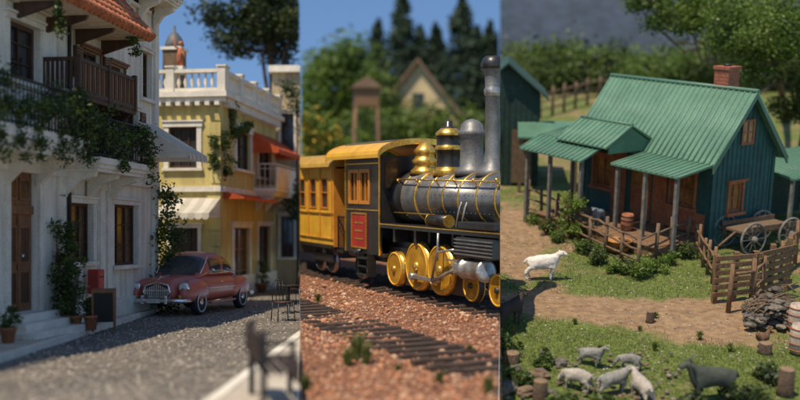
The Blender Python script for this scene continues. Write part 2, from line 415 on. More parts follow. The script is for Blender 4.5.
def ivy(b, pts, n, r, size, ms=None):
    ms = ms or LF
    for p, q in zip(pts[:-1], pts[1:]):
        p = Vector(p); q = Vector(q); k = max(1, int((q - p).length / (r * .8)))
        for i in range(k):
            c = p.lerp(q, (i + rnd.random()) / k) + Vector((R(-1, 1), R(-1, 1), R(-1, 1))) * r * .35
            b.leaves(c, r * R(.6, 1.15), n, size, ms)
def potted(name, P, pos, pr, ph, pl_h, pl_r, ms=None, flowers=False, X=None):
    b = B(name, P); x, y, z = pos
    b.part('pot').lathe([(pr * .65, 0), (pr * .95, ph * .85), (pr * 1.08, ph * .86), (pr * 1.08, ph), (pr * .9, ph), (pr * .85, ph * .9)], (x, y, z), POT, n=18)
    b.part('stems')
    for i in range(5): b.tube([(x, y, z + ph * .8), (x + R(-.5, .5) * pl_r, y + R(-.5, .5) * pl_r, z + ph + pl_h * .8)], [.018, .006], BARK, 5)
    b.part('foliage'); k = max(3, int(pl_h / (pl_r * .5)))
    for i in range(k):
        t = i / (k - 1); rr = pl_r * (1 - .55 * abs(t - .35)) * R(.75, 1.1)
        for q in range(3): b.leaves((x + R(-.5, .5) * pl_r, y + R(-.5, .5) * pl_r, z + ph + pl_h * t), rr * .62, 80, max(.035, pl_r * .12), ms or LF)
    if flowers: b.leaves((x, y, z + ph + pl_h * .7), pl_r, 40, .035, [FLR] * 3)
    return b.done()
def tree(name, P, base, h, crown_c, crown_r, ms, clumps=40, per=220, leaf=.12, tr=.2, lean=(0, 0), limbs=9):
    b = B(name, P, origin=base); x, y, z = base; cc = Vector(crown_c); b.part('trunk')
    top = Vector((cc.x, cc.y, cc.z)); pts = []; rs = []
    for i in range(8):
        t = i / 7; p = Vector((x, y, z)).lerp(top, t) + Vector((math.sin(t * 4) * .12 * h * .1, math.cos(t * 5) * .1 * h * .1, 0)); pts.append(p); rs.append(tr * (1 - .75 * t) + (tr * .5 * max(0, .12 - t) / .12))
    b.tube(pts, rs, BARK, 10)
    cl = []
    for i in range(clumps):
        d = Vector((rnd.gauss(0, 1), rnd.gauss(0, 1), rnd.gauss(0, 1))).normalized(); q = R(.25, 1.0)
        cl.append(cc + Vector((d.x * crown_r[0] * q, d.y * crown_r[1] * q, d.z * crown_r[2] * q)))
    b.part('limbs')
    for i in range(min(limbs * 2, clumps)):
        a = pts[rnd.randint(4, 7)]; e = cl[i]; m_ = a.lerp(e, .5) + Vector((0, 0, -.1 * (e - a).length))
        b.tube([a, m_, e], [tr * .32, tr * .2, tr * .05], BARK, 6)
    b.part('foliage'); cr = min(crown_r)
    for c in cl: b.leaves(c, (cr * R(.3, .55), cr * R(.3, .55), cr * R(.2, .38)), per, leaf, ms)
    return b.done()

# ================================================================ STREET DISTRICT
XL = frame(-7.53, 18.8, .139, 1)          # left row of houses: x along street, -y = over the pavement
fl = lambda u, v, yo=0.0: P1.fp(XL, u, v, yo)
def hole(f, u0, u1, v0, v1):
    a, zt = f(u0, v0); c, zb = f(u1, v1); a2, zt2 = f(u1, v0); _, zb2 = f(u0, v1)
    return (a, c, (zb + zb2) / 2, (zt + zt2) / 2)

# ground
g = B('ground', P1, exact=True); g.add([(-60, 2, -.02), (30, 2, -.02), (30, 400, -.02), (-60, 400, -.02)], [(0, 1, 2, 3)], EARTH); g.done()
g = B('street', P1, exact=True)
nx, ny = 60, 110
def sh(x, y): return .02 * noise.noise(Vector((x * .5, y * .5, 0))) + .012 * noise.noise(Vector((x * 2.3, y * 2.3, 3)))
vs = [(-12 + 14 * i / nx, 9 + 51 * (j / ny), .02 + sh(-12 + 14 * i / nx, 9 + 51 * j / ny)) for j in range(ny + 1) for i in range(nx + 1)]
g.add(vs, [(j * (nx + 1) + i, j * (nx + 1) + i + 1, (j + 1) * (nx + 1) + i + 1, (j + 1) * (nx + 1) + i) for j in range(ny) for i in range(nx)], STREET, True); g.done()
g = B('street_pebbles', P1); PB = [mat('pebble_a', (.38, .32, .25), None, 3), mat('pebble_b', (.26, .22, .175), None, 3), mat('pebble_c', (.48, .41, .32), None, 3)]
for i in range(5200):
    y = 10.5 + 22 * rnd.random() ** 1.4; x = R(-.4 * y * .95, -.1 * y)
    r = R(.012, .03); g.rock((x, y, .03), r, rnd.choice(PB), 1)
g.done()
# left pavement with kerb, narrowing down the street
g = B('pavement', P1, XL)
ke = lambda x, o=0: -(1.135 - .143 * x) + o
g.prism([(-8, ke(-8, .15)), (7.6, ke(7.6, .03)), (7.6, -.015), (-8, -.015)], -.01, .13, PAVE, axis='Z')
g.prism([(-8, ke(-8)), (7.6, ke(7.6, -.02)), (7.6, ke(7.6, .028)), (-8, ke(-8, .147))], -.01, .142, STONE, axis='Z')
for i in range(19):
    x = -8 + i * .8
    if ke(x, .16) < -.05: g.box(x, x + .012, ke(x, .16), -.03, .1312, .1335, EARTH)
g.done()
XR = frame(-2.26, 12.5, .03, 1)
g = B('pavement', P1, XR)
g.box(-5, 30, -3, -.16, -.01, .13, PAVE); g.box(-5, 30, -.157, 0, -.01, .145, STONE); g.done()

# ---- white townhouse (near)
SPL = 2.55
b = B('white_townhouse', P1, XL)
hd = hole(fl, 8, 37, 172, 312); hw = hole(fl, 8, 38, 24, 82)
h3 = (-3.4, -1.6, .9, 2.9); h4 = (-3.2, -1.9, 4.0, 6.3)
b.part('walls'); wall(b, -6, SPL, 0, 9.6, [hd, hw, h3, h4], STUCCO); b.box(-6, SPL - .02, .23, 6, 0, 9.4, STUCCO2)
b.part('door')
x0, x1, z0, z1 = hd
b.box(x0 + .002, x1 - .002, .12, .19, z0 + .002, z1 - .002, WOODM)
for i in range(2):
    for (a, c) in ((.04, .30), (.34, .62), (.80, .96)):
        xa = x0 + (x1 - x0) * (.08 + i * .46); xb = xa + (x1 - x0) * .38; za = z0 + (z1 - z0) * a; zb = z0 + (z1 - z0) * c
        if a > .3: b.box(xa + .06, xb - .06, .095, .119, za + .06, zb - .06, GLASSW if a > .5 else WOODD)
        else: b.box(xa + .07, xb - .07, .1, .119, za + .07, zb - .07, WOODD)
        b.box(xa, xb, .09, .118, za, za + .05, WOODM); b.box(xa, xb, .09, .118, zb - .05, zb, WOODM); b.box(xa, xa + .05, .091, .118, za, zb, WOODM); b.box(xb - .05, xb, .091, .118, za, zb, WOODM)
b.box((x0 + x1) / 2 - .03, (x0 + x1) / 2 + .03, .08, .118, z0, z0 + (z1 - z0) * .7, WOODM)
b.box(x0, x1, .07, .118, z0 + (z1 - z0) * .70, z0 + (z1 - z0) * .76, WOODM)
b.ell(((x0 + x1) / 2 + .1, .06, z0 + 1.1), .035, CHROME, 8, 6)
b.box(x0 - .16, x0 - .002, -.07, .02, z0 - .02, z1 + .02, STONE); b.box(x1 + .002, x1 + .16, -.07, .02, z0 - .02, z1 + .02, STONE); b.box(x0 - .22, x1 + .22, -.11, .02, z1 + .022, z1 + .2, STONE)
b.part('steps')
for i in range(3): b.box(x0 - .35 - .12 * (2 - i), x1 + .3 + .12 * (2 - i), -.35 - .28 * (2 - i), -.003 - .002 * i, .131, z0 - (2 - i) * (z0 - .13) / 3 - .01, STONE, bv=.012)
b.part('windows'); window(b, hw, WOODD, nx=2, nz=3, sur=STONE, fw=.09); window(b, h3, WOODD, nx=3, nz=3, sur=STONE); window(b, h4, WOODD, nx=2, nz=4, sur=STONE)
b.part('trim'); b.box(-6, SPL, -.1, -.003, 3.3, 3.46, STONE); b.box(-6, SPL, -.14, -.003, 6.55, 6.75, STONE); b.box(SPL - .3, SPL - .003, -.06, -.002, .14, 9.6, STONE); b.box(-6, SPL, -.05, -.002, .13, .5, STONE)
b.part('balcony'); xe, _ = fl(90, 150, -1.0)
balcony(b, -6, xe, 4.0, 1.0, .85, STONE, IRON, th=.42)
b.part('balcony_plants')
ivy(b, [(-4, -1.0, 4.2), (-1, -1.0, 4.35), (1, -1.0, 4.5), (xe, -1.0, 4.4)], 75, .24, .05)
ivy(b, [(-2.4, -.85, 4.8), (-1.2, -.9, 4.75)], 90, .27, .05); ivy(b, [(xe - 1.2, -.9, 4.7), (xe, -.95, 4.9), (xe + .1, -.95, 3.9)], 90, .26, .05)
for x in (-1.9, -1.2, -.6, .35, .9, 1.4): ivy(b, [(x, -1.05, 4.2), (x + .1, -1.08, 3.6 + R(-.2, .2))], 60, .14, .042)
b.done()

# ---- cream townhouse (further)
END = 7.9
b = B('cream_townhouse', P1, XL)
w1 = hole(fl, 61, 94, 203, 262); w2 = hole(fl, 115, 139, 205, 265)
w3 = hole(fl, 84, 102, 52, 82); w4 = hole(fl, 112, 126, 66, 96)
w6 = (w2[0], w2[1], 3.9, 5.2); w7 = (4.2, 5.0, 8.1, 9.2); w8 = (6.2, 7.2, 7.9, 9.0); w9 = (6.9, 7.5, 5.6, 6.8)
b.part('walls'); wall(b, SPL, END, 0, 9.9, [w1, w2, w3, w4, w6, w7, w8, w9], STUCCO2, y=.06); b.box(SPL + .03, END - .002, .285, 6, 0, 9.8, STUCCO)
b.part('windows')
window(b, w1, WOODD, GLASSW, nx=4, nz=3, sur=STONE, fw=.06, y=.06); window(b, w2, WOODD, GLASSW, nx=3, nz=3, sur=STONE, y=.06)
window(b, w3, WOODD, nx=2, nz=2, y=.06, sur=WOODM, sw=.06); window(b, w4, WOODD, nx=2, nz=2, y=.06, sur=WOODM, sw=.06)
for w in (w6, w7, w8, w9): window(b, w, WOODD, nx=2, nz=3, y=.06, sur=STONE, sw=.08)
for w in (w3, w6, w7, w8):
    for sx in (w[0] - .42, w[1] + .1):
        b.box(sx, sx + .32, -.02, .05, w[2], w[3], WOODD)
        for k in range(10): b.box(sx + .03, sx + .29, -.035, -.021, w[2] + (w[3] - w[2]) * (k + .2) / 10, w[2] + (w[3] - w[2]) * (k + .75) / 10, WOODM)
b.part('trim'); b.box(SPL, END, -.06, .057, 3.3, 3.45, STONE)
for x in (SPL + .05, w1[1] + .3, w2[0] - .45, END - .3): b.box(x, x + .26, -.03, .056, .13, 3.3, STONE); b.box(x - .04, x + .3, -.06, .054, 3.1, 3.298, STONE)
b.box(SPL, END, -.02, .055, .13, .55, STONE); b.box(END - .25, END - .002, -.03, .056, 3.46, 9.9, STONE)
b.box(SPL, END + .2, -.3, .5, 9.6, 9.9, STONE)
b.cyl((SPL + .12, -.08, .2), (SPL + .12, -.08, 9), .045, m=IRON, n=8)
b.part('balcony'); a, _ = fl(100, 160, -.9); c, _ = fl(150, 160, -.9)
balcony(b, a, c, 3.72, .9, .85, STONE, IRON, th=.3)
b.part('wooden_balcony'); a2, _ = fl(78, 100, -.8); c2, _ = fl(136, 100, -.8); z0 = 4.95
b.box(a2, c2, -.8, .05, z0 - .1, z0, WOODD); b.box(a2, c2, -.82, -.76, z0 + .66, z0 + .74, WOODD); b.box(a2, c2, -.82, -.76, z0 + .001, z0 + .1, WOODD)
n = int((c2 - a2) / .11)
for i in range(n + 1): x = a2 + .03 + (c2 - a2 - .06) * i / n; b.box(x - .03, x + .03, -.80, -.775, z0 + .1, z0 + .66, WOODM if i % 2 else WOODD)
for i in range(8): y = -.75 + i * .1; b.box(a2 + .0, a2 + .025, y - .03, y + .03, z0 + .1, z0 + .66, WOODD)
b.box(a2 - .01, a2 + .05, -.8, .04, z0 + .66, z0 + .74, WOODD)
for x in (a2 + .06, (a2 + c2) / 2, c2 - .06): b.box(x - .05, x + .05, -.84, -.74, z0 - .02, z0 + .8, WOODD); b.prism([(.05, z0 - .101), (-.7, z0 - .101), (.05, z0 - .7)], x - .04, x + .04, WOODD, axis='X')
b.part('tile_canopy'); a3, _ = fl(58, 12, -1); c3, _ = fl(146, 50, -1); canopy_tiles(b, a3, c3, 7.85, 6.62, 1.0, TERRA, STUCCO2)
b.part('upper_balcony'); balcony(b, 5.4, END, 8.3, .7, .8, STONE, IRON, th=.25)
b.leaves((6.2, -.75, 8.8), (.8, .15, .25), 260, .05, [FLR, LF[1], FLR]); b.leaves((7.3, -.75, 8.5), (.5, .15, .3), 200, .05, LF)
b.part('plants')
ivy(b, [(a, -.9, 4.0), ((a + c) / 2, -.92, 4.35), (c, -.9, 4.1)], 85, .28, .05); ivy(b, [(a + .1, -.9, 4.4), (a + .6, -.9, 4.65)], 85, .28, .05); ivy(b, [(c - .1, -.9, 4.1), (c, -.95, 3.4)], 70, .2, .05)
ivy(b, [(a + 1, -.95, 4.1), (a + 1.1, -1.0, 3.5)], 70, .17, .05); ivy(b, [(a + 1.9, -.95, 4.4), (a + 2.6, -.95, 4.5)], 80, .22, .05)
ivy(b, [(a3 + .1, -.95, 6.6), (a3 + .2, -.95, 6.0)], 60, .13, .045); ivy(b, [(c3 - .6, -.95, 6.6), (c3 - .5, -.95, 6.1)], 60, .13, .045)
for _i in range(12):
    x = R(SPL + .3, SPL + 2.1); ivy(b, [(x, -.06, 4.9 + R(-.3, .3)), (x + R(-.2, .2), -.08, 4.0 + R(-.3, .2))], 45, .14, .05)
b.part('awning'); a4, _ = fl(137, 128); awning(b, a4, END - .02, 4.95, 4.15, 1.35, [AWW, AWG], 9)
b.done()
b = B('climbing_plant', P1, XL); ivy(b, [(END - .2, -.15, .2), (END - .1, -.2, 1.6), (END, -.2, 3.3)], 150, .35, .06); ivy(b, [(END + .3, -.3, .2), (END + .2, -.3, 2.3)], 150, .3, .06); b.done()
b = B('red_mailbox', P1, XL); q = fl(96, 285, -.2); b.box(q[0] - .15, q[0] + .15, -.34, -.06, .75, 1.3, RED, bv=.03); b.cyl((q[0], -.2, .13), (q[0], -.2, .75), .04, m=IRON); b.box(q[0] - .1, q[0] + .1, -.352, -.341, 1.12, 1.15, IRON); b.done()

def onpave(u, v, z=.13): p = P1.gp(u, v, z); return (p.x, p.y, p.z)
potted('potted_shrub', P1, onpave(64, 328), .20, .36, 1.75, .38)
potted('potted_shrub', P1, onpave(74, 330), .17, .3, 1.1, .3)
potted('potted_plant', P1, onpave(91, 330), .15, .30, .3, .16)
potted('potted_plant', P1, onpave(8, 343), .15, .28, .3, .2)
potted('potted_plant', P1, onpave(120, 317, .02), .15, .3, .6, .2, flowers=True)
p = onpave(104, 329, .13); b = B('chalkboard_sign', P1, frame(p[0], p[1], 1, .25)); b.X = b.X @ Matrix.Translation((0, 0, .13))
for sgn in (1, -1):
    X = Matrix.Rotation(sgn * .2, 4, 'X')
    b.box(-.2, .2, -.015 + sgn * -.17, .015 + sgn * -.17, .2, .82, IRON, X); b.box(-.23, -.19, -.02 + sgn * -.17, .02 + sgn * -.17, 0, .88, WOODM, X); b.box(.19, .23, -.02 + sgn * -.17, .02 + sgn * -.17, 0, .88, WOODM, X); b.box(-.19, .19, -.02 + sgn * -.17, .02 + sgn * -.17, .82, .87, WOODM, X)
b.done()

# ---- yellow building
CX, CY = -.18 * 31.8, 31.8
XF = frame(CX, CY, .99, -.139); XS = frame(CX, CY, .139, 1)
ff = lambda u, v, yo=0.0: P1.fp(XF, u, v, yo); fs_ = lambda u, v, yo=0.0: P1.fp(XS, u, v, yo)
b = B('yellow_house', P1, XF)
ha = hole(ff, 169, 197, 127, 168); hb = hole(ff, 171, 198, 228, 256)
b.part('walls'); wall(b, -5, 0, 0, 6.5, [ha, hb], YEL, T=.25)
b.part('windows'); window(b, ha, WOODD, nx=3, nz=2, sur=STONE, sw=.16, fw=.08); window(b, hb, WOODD, nx=3, nz=2, sur=STONE, fw=.07)
b.part('trim'); b.box(-5, .05, -.1, -.003, 3.45, 3.62, STONE); b.box(-5, .3, -.3, .3, 6.45, 6.62, STONE); b.box(-5, .2, -.2, -.003, 6.3, 6.448, STONE); b.box(-5, .03, -.05, -.003, 0, .7, STONE)
for k in range(16): b.box(-4.9 + k * .32, -4.75 + k * .32, -.27, -.003, 6.18, 6.298, STONE)
for k in range(11): b.box(-.42 if k % 2 else -.3, .025, -.03, -.002, .72 + k * .5, .72 + k * .5 + .44, YEL)
b.part('parapet'); balustrade(b, (-5, -.05, 0), (.1, -.05, 0), 6.62, .72, STONE)
b.part('awning'); aa, _ = ff(166, 210); cc, _ = ff(221, 210); awning(b, aa, cc - .02, 3.25, 2.75, 1.1, [AWW, AWG], 8)
b.X = XS; LEN = 6.8
sa = hole(fs_, 236, 250, 133, 170); sb = hole(fs_, 258, 271, 146, 178); sc = hole(fs_, 233, 249, 228, 292); sd = hole(fs_, 258, 270, 226, 284)
b.part('side_walls'); wall(b, .003, LEN, 0, 6.45, [sa, sb, sc, sd], YEL, T=.25); b.box(.26, LEN - .01, .26, 5, 0, 6.4, YEL)
b.part('side_windows'); window(b, sa, WOODD, nx=2, nz=3, sur=STONE, sw=.18); window(b, sb, WOODD, nx=2, nz=3, sur=STONE, sw=.14); window(b, sd, WOODD, nx=2, nz=3, sur=STONE); window(b, sc, WOODM, GLASSW, nx=2, nz=3, sur=STONE, sw=.16, sill=False)
b.part('side_trim'); b.box(.11, LEN, -.11, -.003, 3.45, 3.62, STONE); b.box(.31, LEN + .2, -.3, .3, 6.45, 6.62, STONE); b.box(.21, LEN, -.2, -.003, 6.3, 6.448, STONE); b.box(.05, LEN, -.05, -.003, 0, .7, STONE)
for k in range(20): b.box(.32 + k * .32, .47 + k * .32, -.27, -.003, 6.18, 6.298, STONE)
b.part('side_parapet'); balustrade(b, (.2, -.05, 0), (LEN, -.05, 0), 6.62, .72, STONE)
b.part('orange_awning'); a5, _ = fs_(256, 140, 0); awning(b, a5 - .6, LEN - .05, 5.75, 5.1, 1.0, [AWR], 5); awning(b, .3, a5, 3.5, 3.3, .7, [AWR], 5, val=.1)
b.part('side_balcony'); balcony(b, a5 - .3, LEN - .02, 3.75, .85, .85, STONE, STONE, th=.3, sp=.16)
b.box(a5 - .25, LEN - .07, -.84, -.78, 3.76, 4.5, STONE)
b.part('roof_turret'); tx, ty = 1.3, 2.0
b.box(tx - .3, tx + .3, ty - .3, ty + .3, 6.4, 8.2, WOODG); b.box(tx - .36, tx + .36, ty - .36, ty + .36, 8.2, 8.3, STONE); b.lathe([(.3, 0), (.32, .12), (.24, .35), (.1, .52), (.04, .56), (.05, .7), (.0, .8)], (tx, ty, 8.3), mat('lead', (.12, .12, .12), None, 3, .6), n=14)
b.part('roof_statue')
b.X = XF
q, zz = ff(180, 70, .5)
b.box(q - .14, q + .14, .36, .64, 7.3, 7.55, STONE); b.tube([(q, .5, 7.55), (q - .02, .5, 7.9), (q + .03, .5, 8.15)], [.12, .09, .08], TERRA, 10); b.ell((q + .02, .5, 8.3), .075, TERRA, 10, 8); b.tube([(q, .5, 8.1), (q - .16, .45, 8.2), (q - .18, .42, 8.5)], [.04, .03, .02], TERRA, 6); b.tube([(q, .5, 8.1), (q + .15, .45, 7.95), (q + .18, .42, 7.8)], [.04, .03, .02], TERRA, 6)
b.box(q - .5, q - .3, 1.0, 1.2, 6.6, 7.9, STONE)
b.part('wall_ivy')
b.X = XF; ivy(b, [(-.25, -.08, 5.2), (-.1, -.1, 4.2)], 70, .18, .06)
b.X = XS; ivy(b, [(.1, -.1, 5.3), (.4, -.1, 4.4), (.3, -.1, 3.9)], 90, .24, .06); ivy(b, [(1.0, -.1, 6.3), (1.1, -.1, 5.4), (3.0, -.1, 5.9)], 60, .16, .06)
b.done()
# beige building closing the row
b = B('beige_house', P1, frame(-.128 * 39, 39, 1, 0)); 
wd = (.35, .85, 5.3, 6.8); we = (.35, .85, 1.2, 2.8)
b.part('walls'); wall(b, 0, 5, 0, 8.4, [wd, we], BEIGE, T=.25); b.box(.005, 5, .255, 6, 0, 8.3, BEIGE)
b.part('windows'); window(b, wd, WOODD, nx=2, nz=3, sur=STONE); window(b, we, WOODD, nx=2, nz=3, sur=STONE)
b.part('trim'); b.box(-.1, 5, -.25, .3, 8.4, 8.65, STONE); b.box(0, 5, -.1, -.003, 3.6, 3.8, STONE)
b.done()
p = P1.gp(181, 292); b = B('street_lamp', P1); b.lathe([(.11, 0), (.1, .12), (.05, .25), (.035, .5), (.028, 2.9)], (p.x, p.y, .02), IRON, n=12)
b.tube([(p.x - .2, p.y, 2.8), (p.x + .2, p.y, 2.8)], .015, IRON, 6); b.lathe([(.05, 0), (.12, .32), (.14, .34), (.03, .46), (0, .5)], (p.x, p.y, 2.92), IRON, n=8, mf=lambda i: GLASSW if i == 0 else IRON); b.done()
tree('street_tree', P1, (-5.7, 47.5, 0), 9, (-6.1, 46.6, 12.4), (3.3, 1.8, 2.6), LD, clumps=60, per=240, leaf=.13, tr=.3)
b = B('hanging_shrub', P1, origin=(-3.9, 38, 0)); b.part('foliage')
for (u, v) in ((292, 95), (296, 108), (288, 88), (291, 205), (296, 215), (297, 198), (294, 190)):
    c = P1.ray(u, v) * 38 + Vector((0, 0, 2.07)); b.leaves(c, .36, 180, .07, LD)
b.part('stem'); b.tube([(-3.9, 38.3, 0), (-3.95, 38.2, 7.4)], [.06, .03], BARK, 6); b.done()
def cafe_chair(P, x, y, an):
    b = B('cafe_chair', P, Matrix.Translation((x, y, .02)) @ Matrix.Rotation(an, 4, 'Z'))
    for sx in (-.19, .19):
        for sy in (-.19, .19): b.tube([(sx * 1.15, sy * 1.15, 0), (sx, sy, .45)], .013, IRON, 6)
    b.lathe([(.0, 0), (.21, 0), (.22, .015), (.21, .03), (0, .03)], (0, 0, .44), WOODD, n=14)
    b.tube([(-.19, .19, .45), (-.18, .24, .85), (-.1, .26, .98), (.1, .26, .98), (.18, .24, .85), (.19, .19, .45)], .013, IRON, 6)
    for sx in (-.09, 0, .09): b.tube([(sx, .2, .46), (sx, .26, .97)], .009, IRON, 5)
    return b.done()
p = P1.gp(283, 322); cafe_chair(P1, p.x, p.y, .5)
p = P1.gp(291, 305); cafe_chair(P1, p.x, p.y, -1.2)
p = P1.gp(289, 314); b = B('cafe_table', P1); b.lathe([(.2, 0), (.18, .03), (.03, .06), (.03, .7), (.3, .71), (.31, .735), (.3, .74)], (p.x, p.y, .02), IRON, n=16); b.done()
potted('potted_plant', P1, tuple(P1.gp(262, 293)), .2, .35, .7, .3)
WOODX = mat('bench_wood', (.045, .024, .014), (.025, .014, .009), 2, .6, .2, 6, kind='wood')
b = B('wooden_bench', P1, frame(-1.42, 11.6, -.25, 1, .13)); 
for y in (-.28, -.14, 0, .14): b.box(-.75, .75, y, y + .1, .42, .46, WOODX, bv=.008)
for z in (.55, .66, .77): b.box(-.75, .75, .27, .31, z, z + .09, WOODX, bv=.008)
b.box(-.7, .7, -.27, -.24, .2, .418, WOODX)
for x in (-.65, .65): b.box(x - .03, x + .03, -.26, -.2, 0, .418, IRON); b.box(x - .03, x + .03, .2, .268, 0, .9, IRON); b.box(x - .028, x + .028, -.3, .25, .6, .64, IRON); b.box(x - .029, x + .029, -.29, -.24, .4, .6, IRON)
b.done()

# ---- vintage car
pc = P1.gp(160, 318); th = math.radians(-90 - 14)
XC = Matrix.Translation((pc.x + .42, pc.y + 2.05, .03)) @ Matrix.Rotation(th, 4, 'Z')
b = B('vintage_car', P1, XC)
def ring(x, w, z0, z1, n=28, e=3.2, tw=None):
    out = []; zc, hh = (z0 + z1) / 2, (z1 - z0) / 2
    for k in range(n):
        a = 2 * math.pi * k / n; c, s_ = math.cos(a), math.sin(a)
        yy = abs(c) ** (2 / e) * (1 if c > 0 else -1); z = abs(s_) ** (2 / e) * (1 if s_ > 0 else -1)
        ww = w if tw is None else w + (tw - w) * (z + 1) / 2
        out.append((x, yy * ww, zc + z * hh))
    return out
st = [(-2.18, .38, .46, .62), (-2.12, .56, .40, .74), (-1.95, .66, .34, .84), (-1.6, .74, .30, .92), (-1.0, .80, .26, .98), (0, .82, .26, 1.0), (.7, .80, .26, 1.01), (1.1, .66, .28, 1.01), (1.5, .56, .3, .985), (1.8, .50, .34, .95), (1.98, .45, .38, .9), (2.06, .38, .42, .84)]
b.part('body_shell'); b.loft([ring(*s_) for s_ in st], CARP)
cab = [(-1.65, .5, .9, .95, .4), (-1.45, .60, .9, 1.10, .46), (-1.15, .67, .9, 1.34, .50), (-.8, .70, .9, 1.50, .54), (-.4, .72, .9, 1.58, .58), (0, .72, .9, 1.60, .59), (.3, .71, .9, 1.57, .58), (.5, .70, .9, 1.49, .57), (.75, .68, .9, 1.25, .59), (.98, .64, .9, 1.0, .6)]
def cm(i, k, c):
    if c.z < 1.03: return CARP
    if c.x > .5: return CARP if (abs(c.y) < .03 or c.z > 1.46 or abs(c.y) > .58) else CARG
    if abs(c.y) > .5 and c.z < 1.42 and -1.15 < c.x < .45: return CARP if abs(c.x + .38) < .05 else CARG
    if c.x < -1.15 and abs(c.y) < .36 and 1.05 < c.z < 1.33: return CARG
    return CARP
def refine(rows, k=3):
    out = []
    for a, c in zip(rows[:-1], rows[1:]):
        for j in range(k): out.append(tuple(p + (q - p) * j / k for p, q in zip(a, c)))
    return out + [rows[-1]]
b.part('cabin'); b.loft([ring(x, w, z0, z1, 48, 3.4, tw) for x, w, z0, z1, tw in refine(cab)], cm)
b.part('fenders')
for s_ in (1, -1):
    b.ell((1.32, s_ * .66, .56), (.74, .235, .37), CARP, 24, 14, zmin=-.2); b.ell((-1.35, s_ * .70, .56), (.66, .19, .36), CARP, 24, 14, zmin=-.2)
    b.box(-.8, .75, s_ * .82 - .06, s_ * .82 + .06, .26, .31, CARP, bv=.015)
    b.tube([(-2.0, s_ * .6, .62), (-1, s_ * .815, .64), (.7, s_ * .822, .66), (1.1, s_ * .70, .7)], .012, CHROME, 6)
    b.tube([(-.05, s_ * .818, .8), (.08, s_ * .835, .8)], .014, CHROME, 6)
    b.tube([(-1.1, s_ * .68, 1.03), (-.3, s_ * .725, 1.03), (.5, s_ * .70, 1.03)], .011, CHROME, 6)
    b.tube([(.45, s_ * .6, 1.46), (.7, s_ * .63, 1.24), (.93, s_ * .62, 1.03)], .014, CHROME, 6)
b.part('wheels')
for x in (1.35, -1.3):
    for s_ in (1, -1):
        X = Matrix.Translation((x, s_ * .78, .33))
        b.lathe([(.20, -.09), (.30, -.1), (.33, -.05), (.33, .05), (.30, .1), (.20, .09)], (0, 0, 0), RUBBER, 'Y', 26, X)
        b.lathe([(0.0, -.1), (.08, -.1), (.1, -.075), (.2, -.06), (.205, .06), (.1, .075), (.08, .1), (0, .1)], (0, 0, 0), CHROME, 'Y', 22, X)
        b.torus((0, s_ * .095, 0), (0, 1, 0), .245, .02, mat('whitewall', (.6, .57, .5), None, 3, .7), 24, 6, X)
b.part('grille')
b.box(1.99, 2.08, -.34, .34, .47, .50, CHROME, bv=.01); b.tube([(2.07, -.3, .5), (2.10, -.36, .62), (2.07, -.3, .78), (2.02, 0, .86), (2.07, .3, .78), (2.10, .36, .62), (2.07, .3, .5)], .028, CHROME, 8)
b.box(2.0, 2.062, -.33, .33, .5, .80, IRON)
for i in range(13): y = -.3 + .05 * i; b.box(2.06, 2.09, y - .012, y + .012, .5, .82 - .12 * abs(y) / .3, CHROME)
b.box(2.065, 2.10, -.33, .33, .64, .67, CHROME)
b.part('lights')
for s_ in (1, -1):
    b.lathe([(.1, -.16), (.135, -.04), (.14, .02), (.11, .035), (0, .045)], (1.94, s_ * .66, .72), CHROME, 'X', 20, mf=lambda i: CARP if i < 1 else CHROME if i < 3 else mat('lamp_glass', (.75, .72, .64), None, 3, .12))
    b.lathe([(.05, -.03), (.06, 0), (0, .02)], (2.04, s_ * .6, .50), mat('amber_glass', (.6, .25, .05), None, 3, .2), 'X', 12)
    b.lathe([(.05, 0), (.055, -.02), (0, -.05)], (-2.05, s_ * .6, .66), RED, 'X', 12)
b.part('bumpers')
for sx in (1, -1):
    X0 = 2.2 * sx; b.tube([(X0 - .22 * sx, -.86, .40), (X0 - .04 * sx, -.72, .40), (X0, -.3, .40), (X0, .3, .40), (X0 - .04 * sx, .72, .40), (X0 - .22 * sx, .86, .40)], .058, CHROME, 10)
    for y in (-.32, .32): b.box(X0 - .02, X0 + .07, y - .035, y + .035, .32, .54, CHROME, bv=.015); b.box(min(X0, X0 - .25 * sx), max(X0, X0 - .25 * sx), y - .02, y + .02, .38, .42, IRON)
b.box(2.26, 2.27, -.17, .17, .35, .46, mat('plate', (.6, .58, .5), None, 2, .5))
b.part('hood_ornament'); b.tube([(1.0, 0, 1.022), (1.5, 0, 1.0), (1.9, 0, .95), (2.02, 0, .92)], .014, CHROME, 6); b.ell((1.85, 0, .98), (.09, .015, .03), CHROME, 8, 6)
b.part('mirror'); b.tube([(.6, .68, 1.0), (.62, .82, 1.1)], .01, CHROME, 5); b.ell((.62, .84, 1.12), (.03, .06, .045), CHROME, 10, 8)
b.done()

# ================================================================ RAILWAY DISTRICT
STEEL = mat('boiler_steel', (.25, .24, .225), (.155, .15, .14), 3, .36, .08, 30, metal=.55)
SMOKE = mat('stack_grey', (.22, .215, .205), (.14, .136, .13), 3, .48, .08, 30, metal=.3)
BLACK = mat('loco_black', (.014, .014, .013), (.028, .023, .018), 3, .38, .1, 30, coat=.2)
BRASS = mat('brass', (.90, .55, .12), (.72, .40, .07), 3, .26, metal=.8)
YELP = mat('yellow_paint', (.78, .42, .03), (.62, .31, .022), 2, .42, .05, 30, coat=.2, fine=.1)
ORG = mat('orange_paint', (.66, .25, .025), (.5, .17, .018), 2, .45, coat=.15, fine=.1)
REDL = mat('loco_red', (.46, .03, .018), (.32, .022, .014), 2, .42, coat=.2)
RODS = mat('rod_steel', (.52, .49, .45), (.34, .31, .27), 4, .32, metal=.7)
RAILM = mat('rail_steel', (.46, .40, .34), (.28, .21, .16), 4, .38, .1, 30, metal=.5)
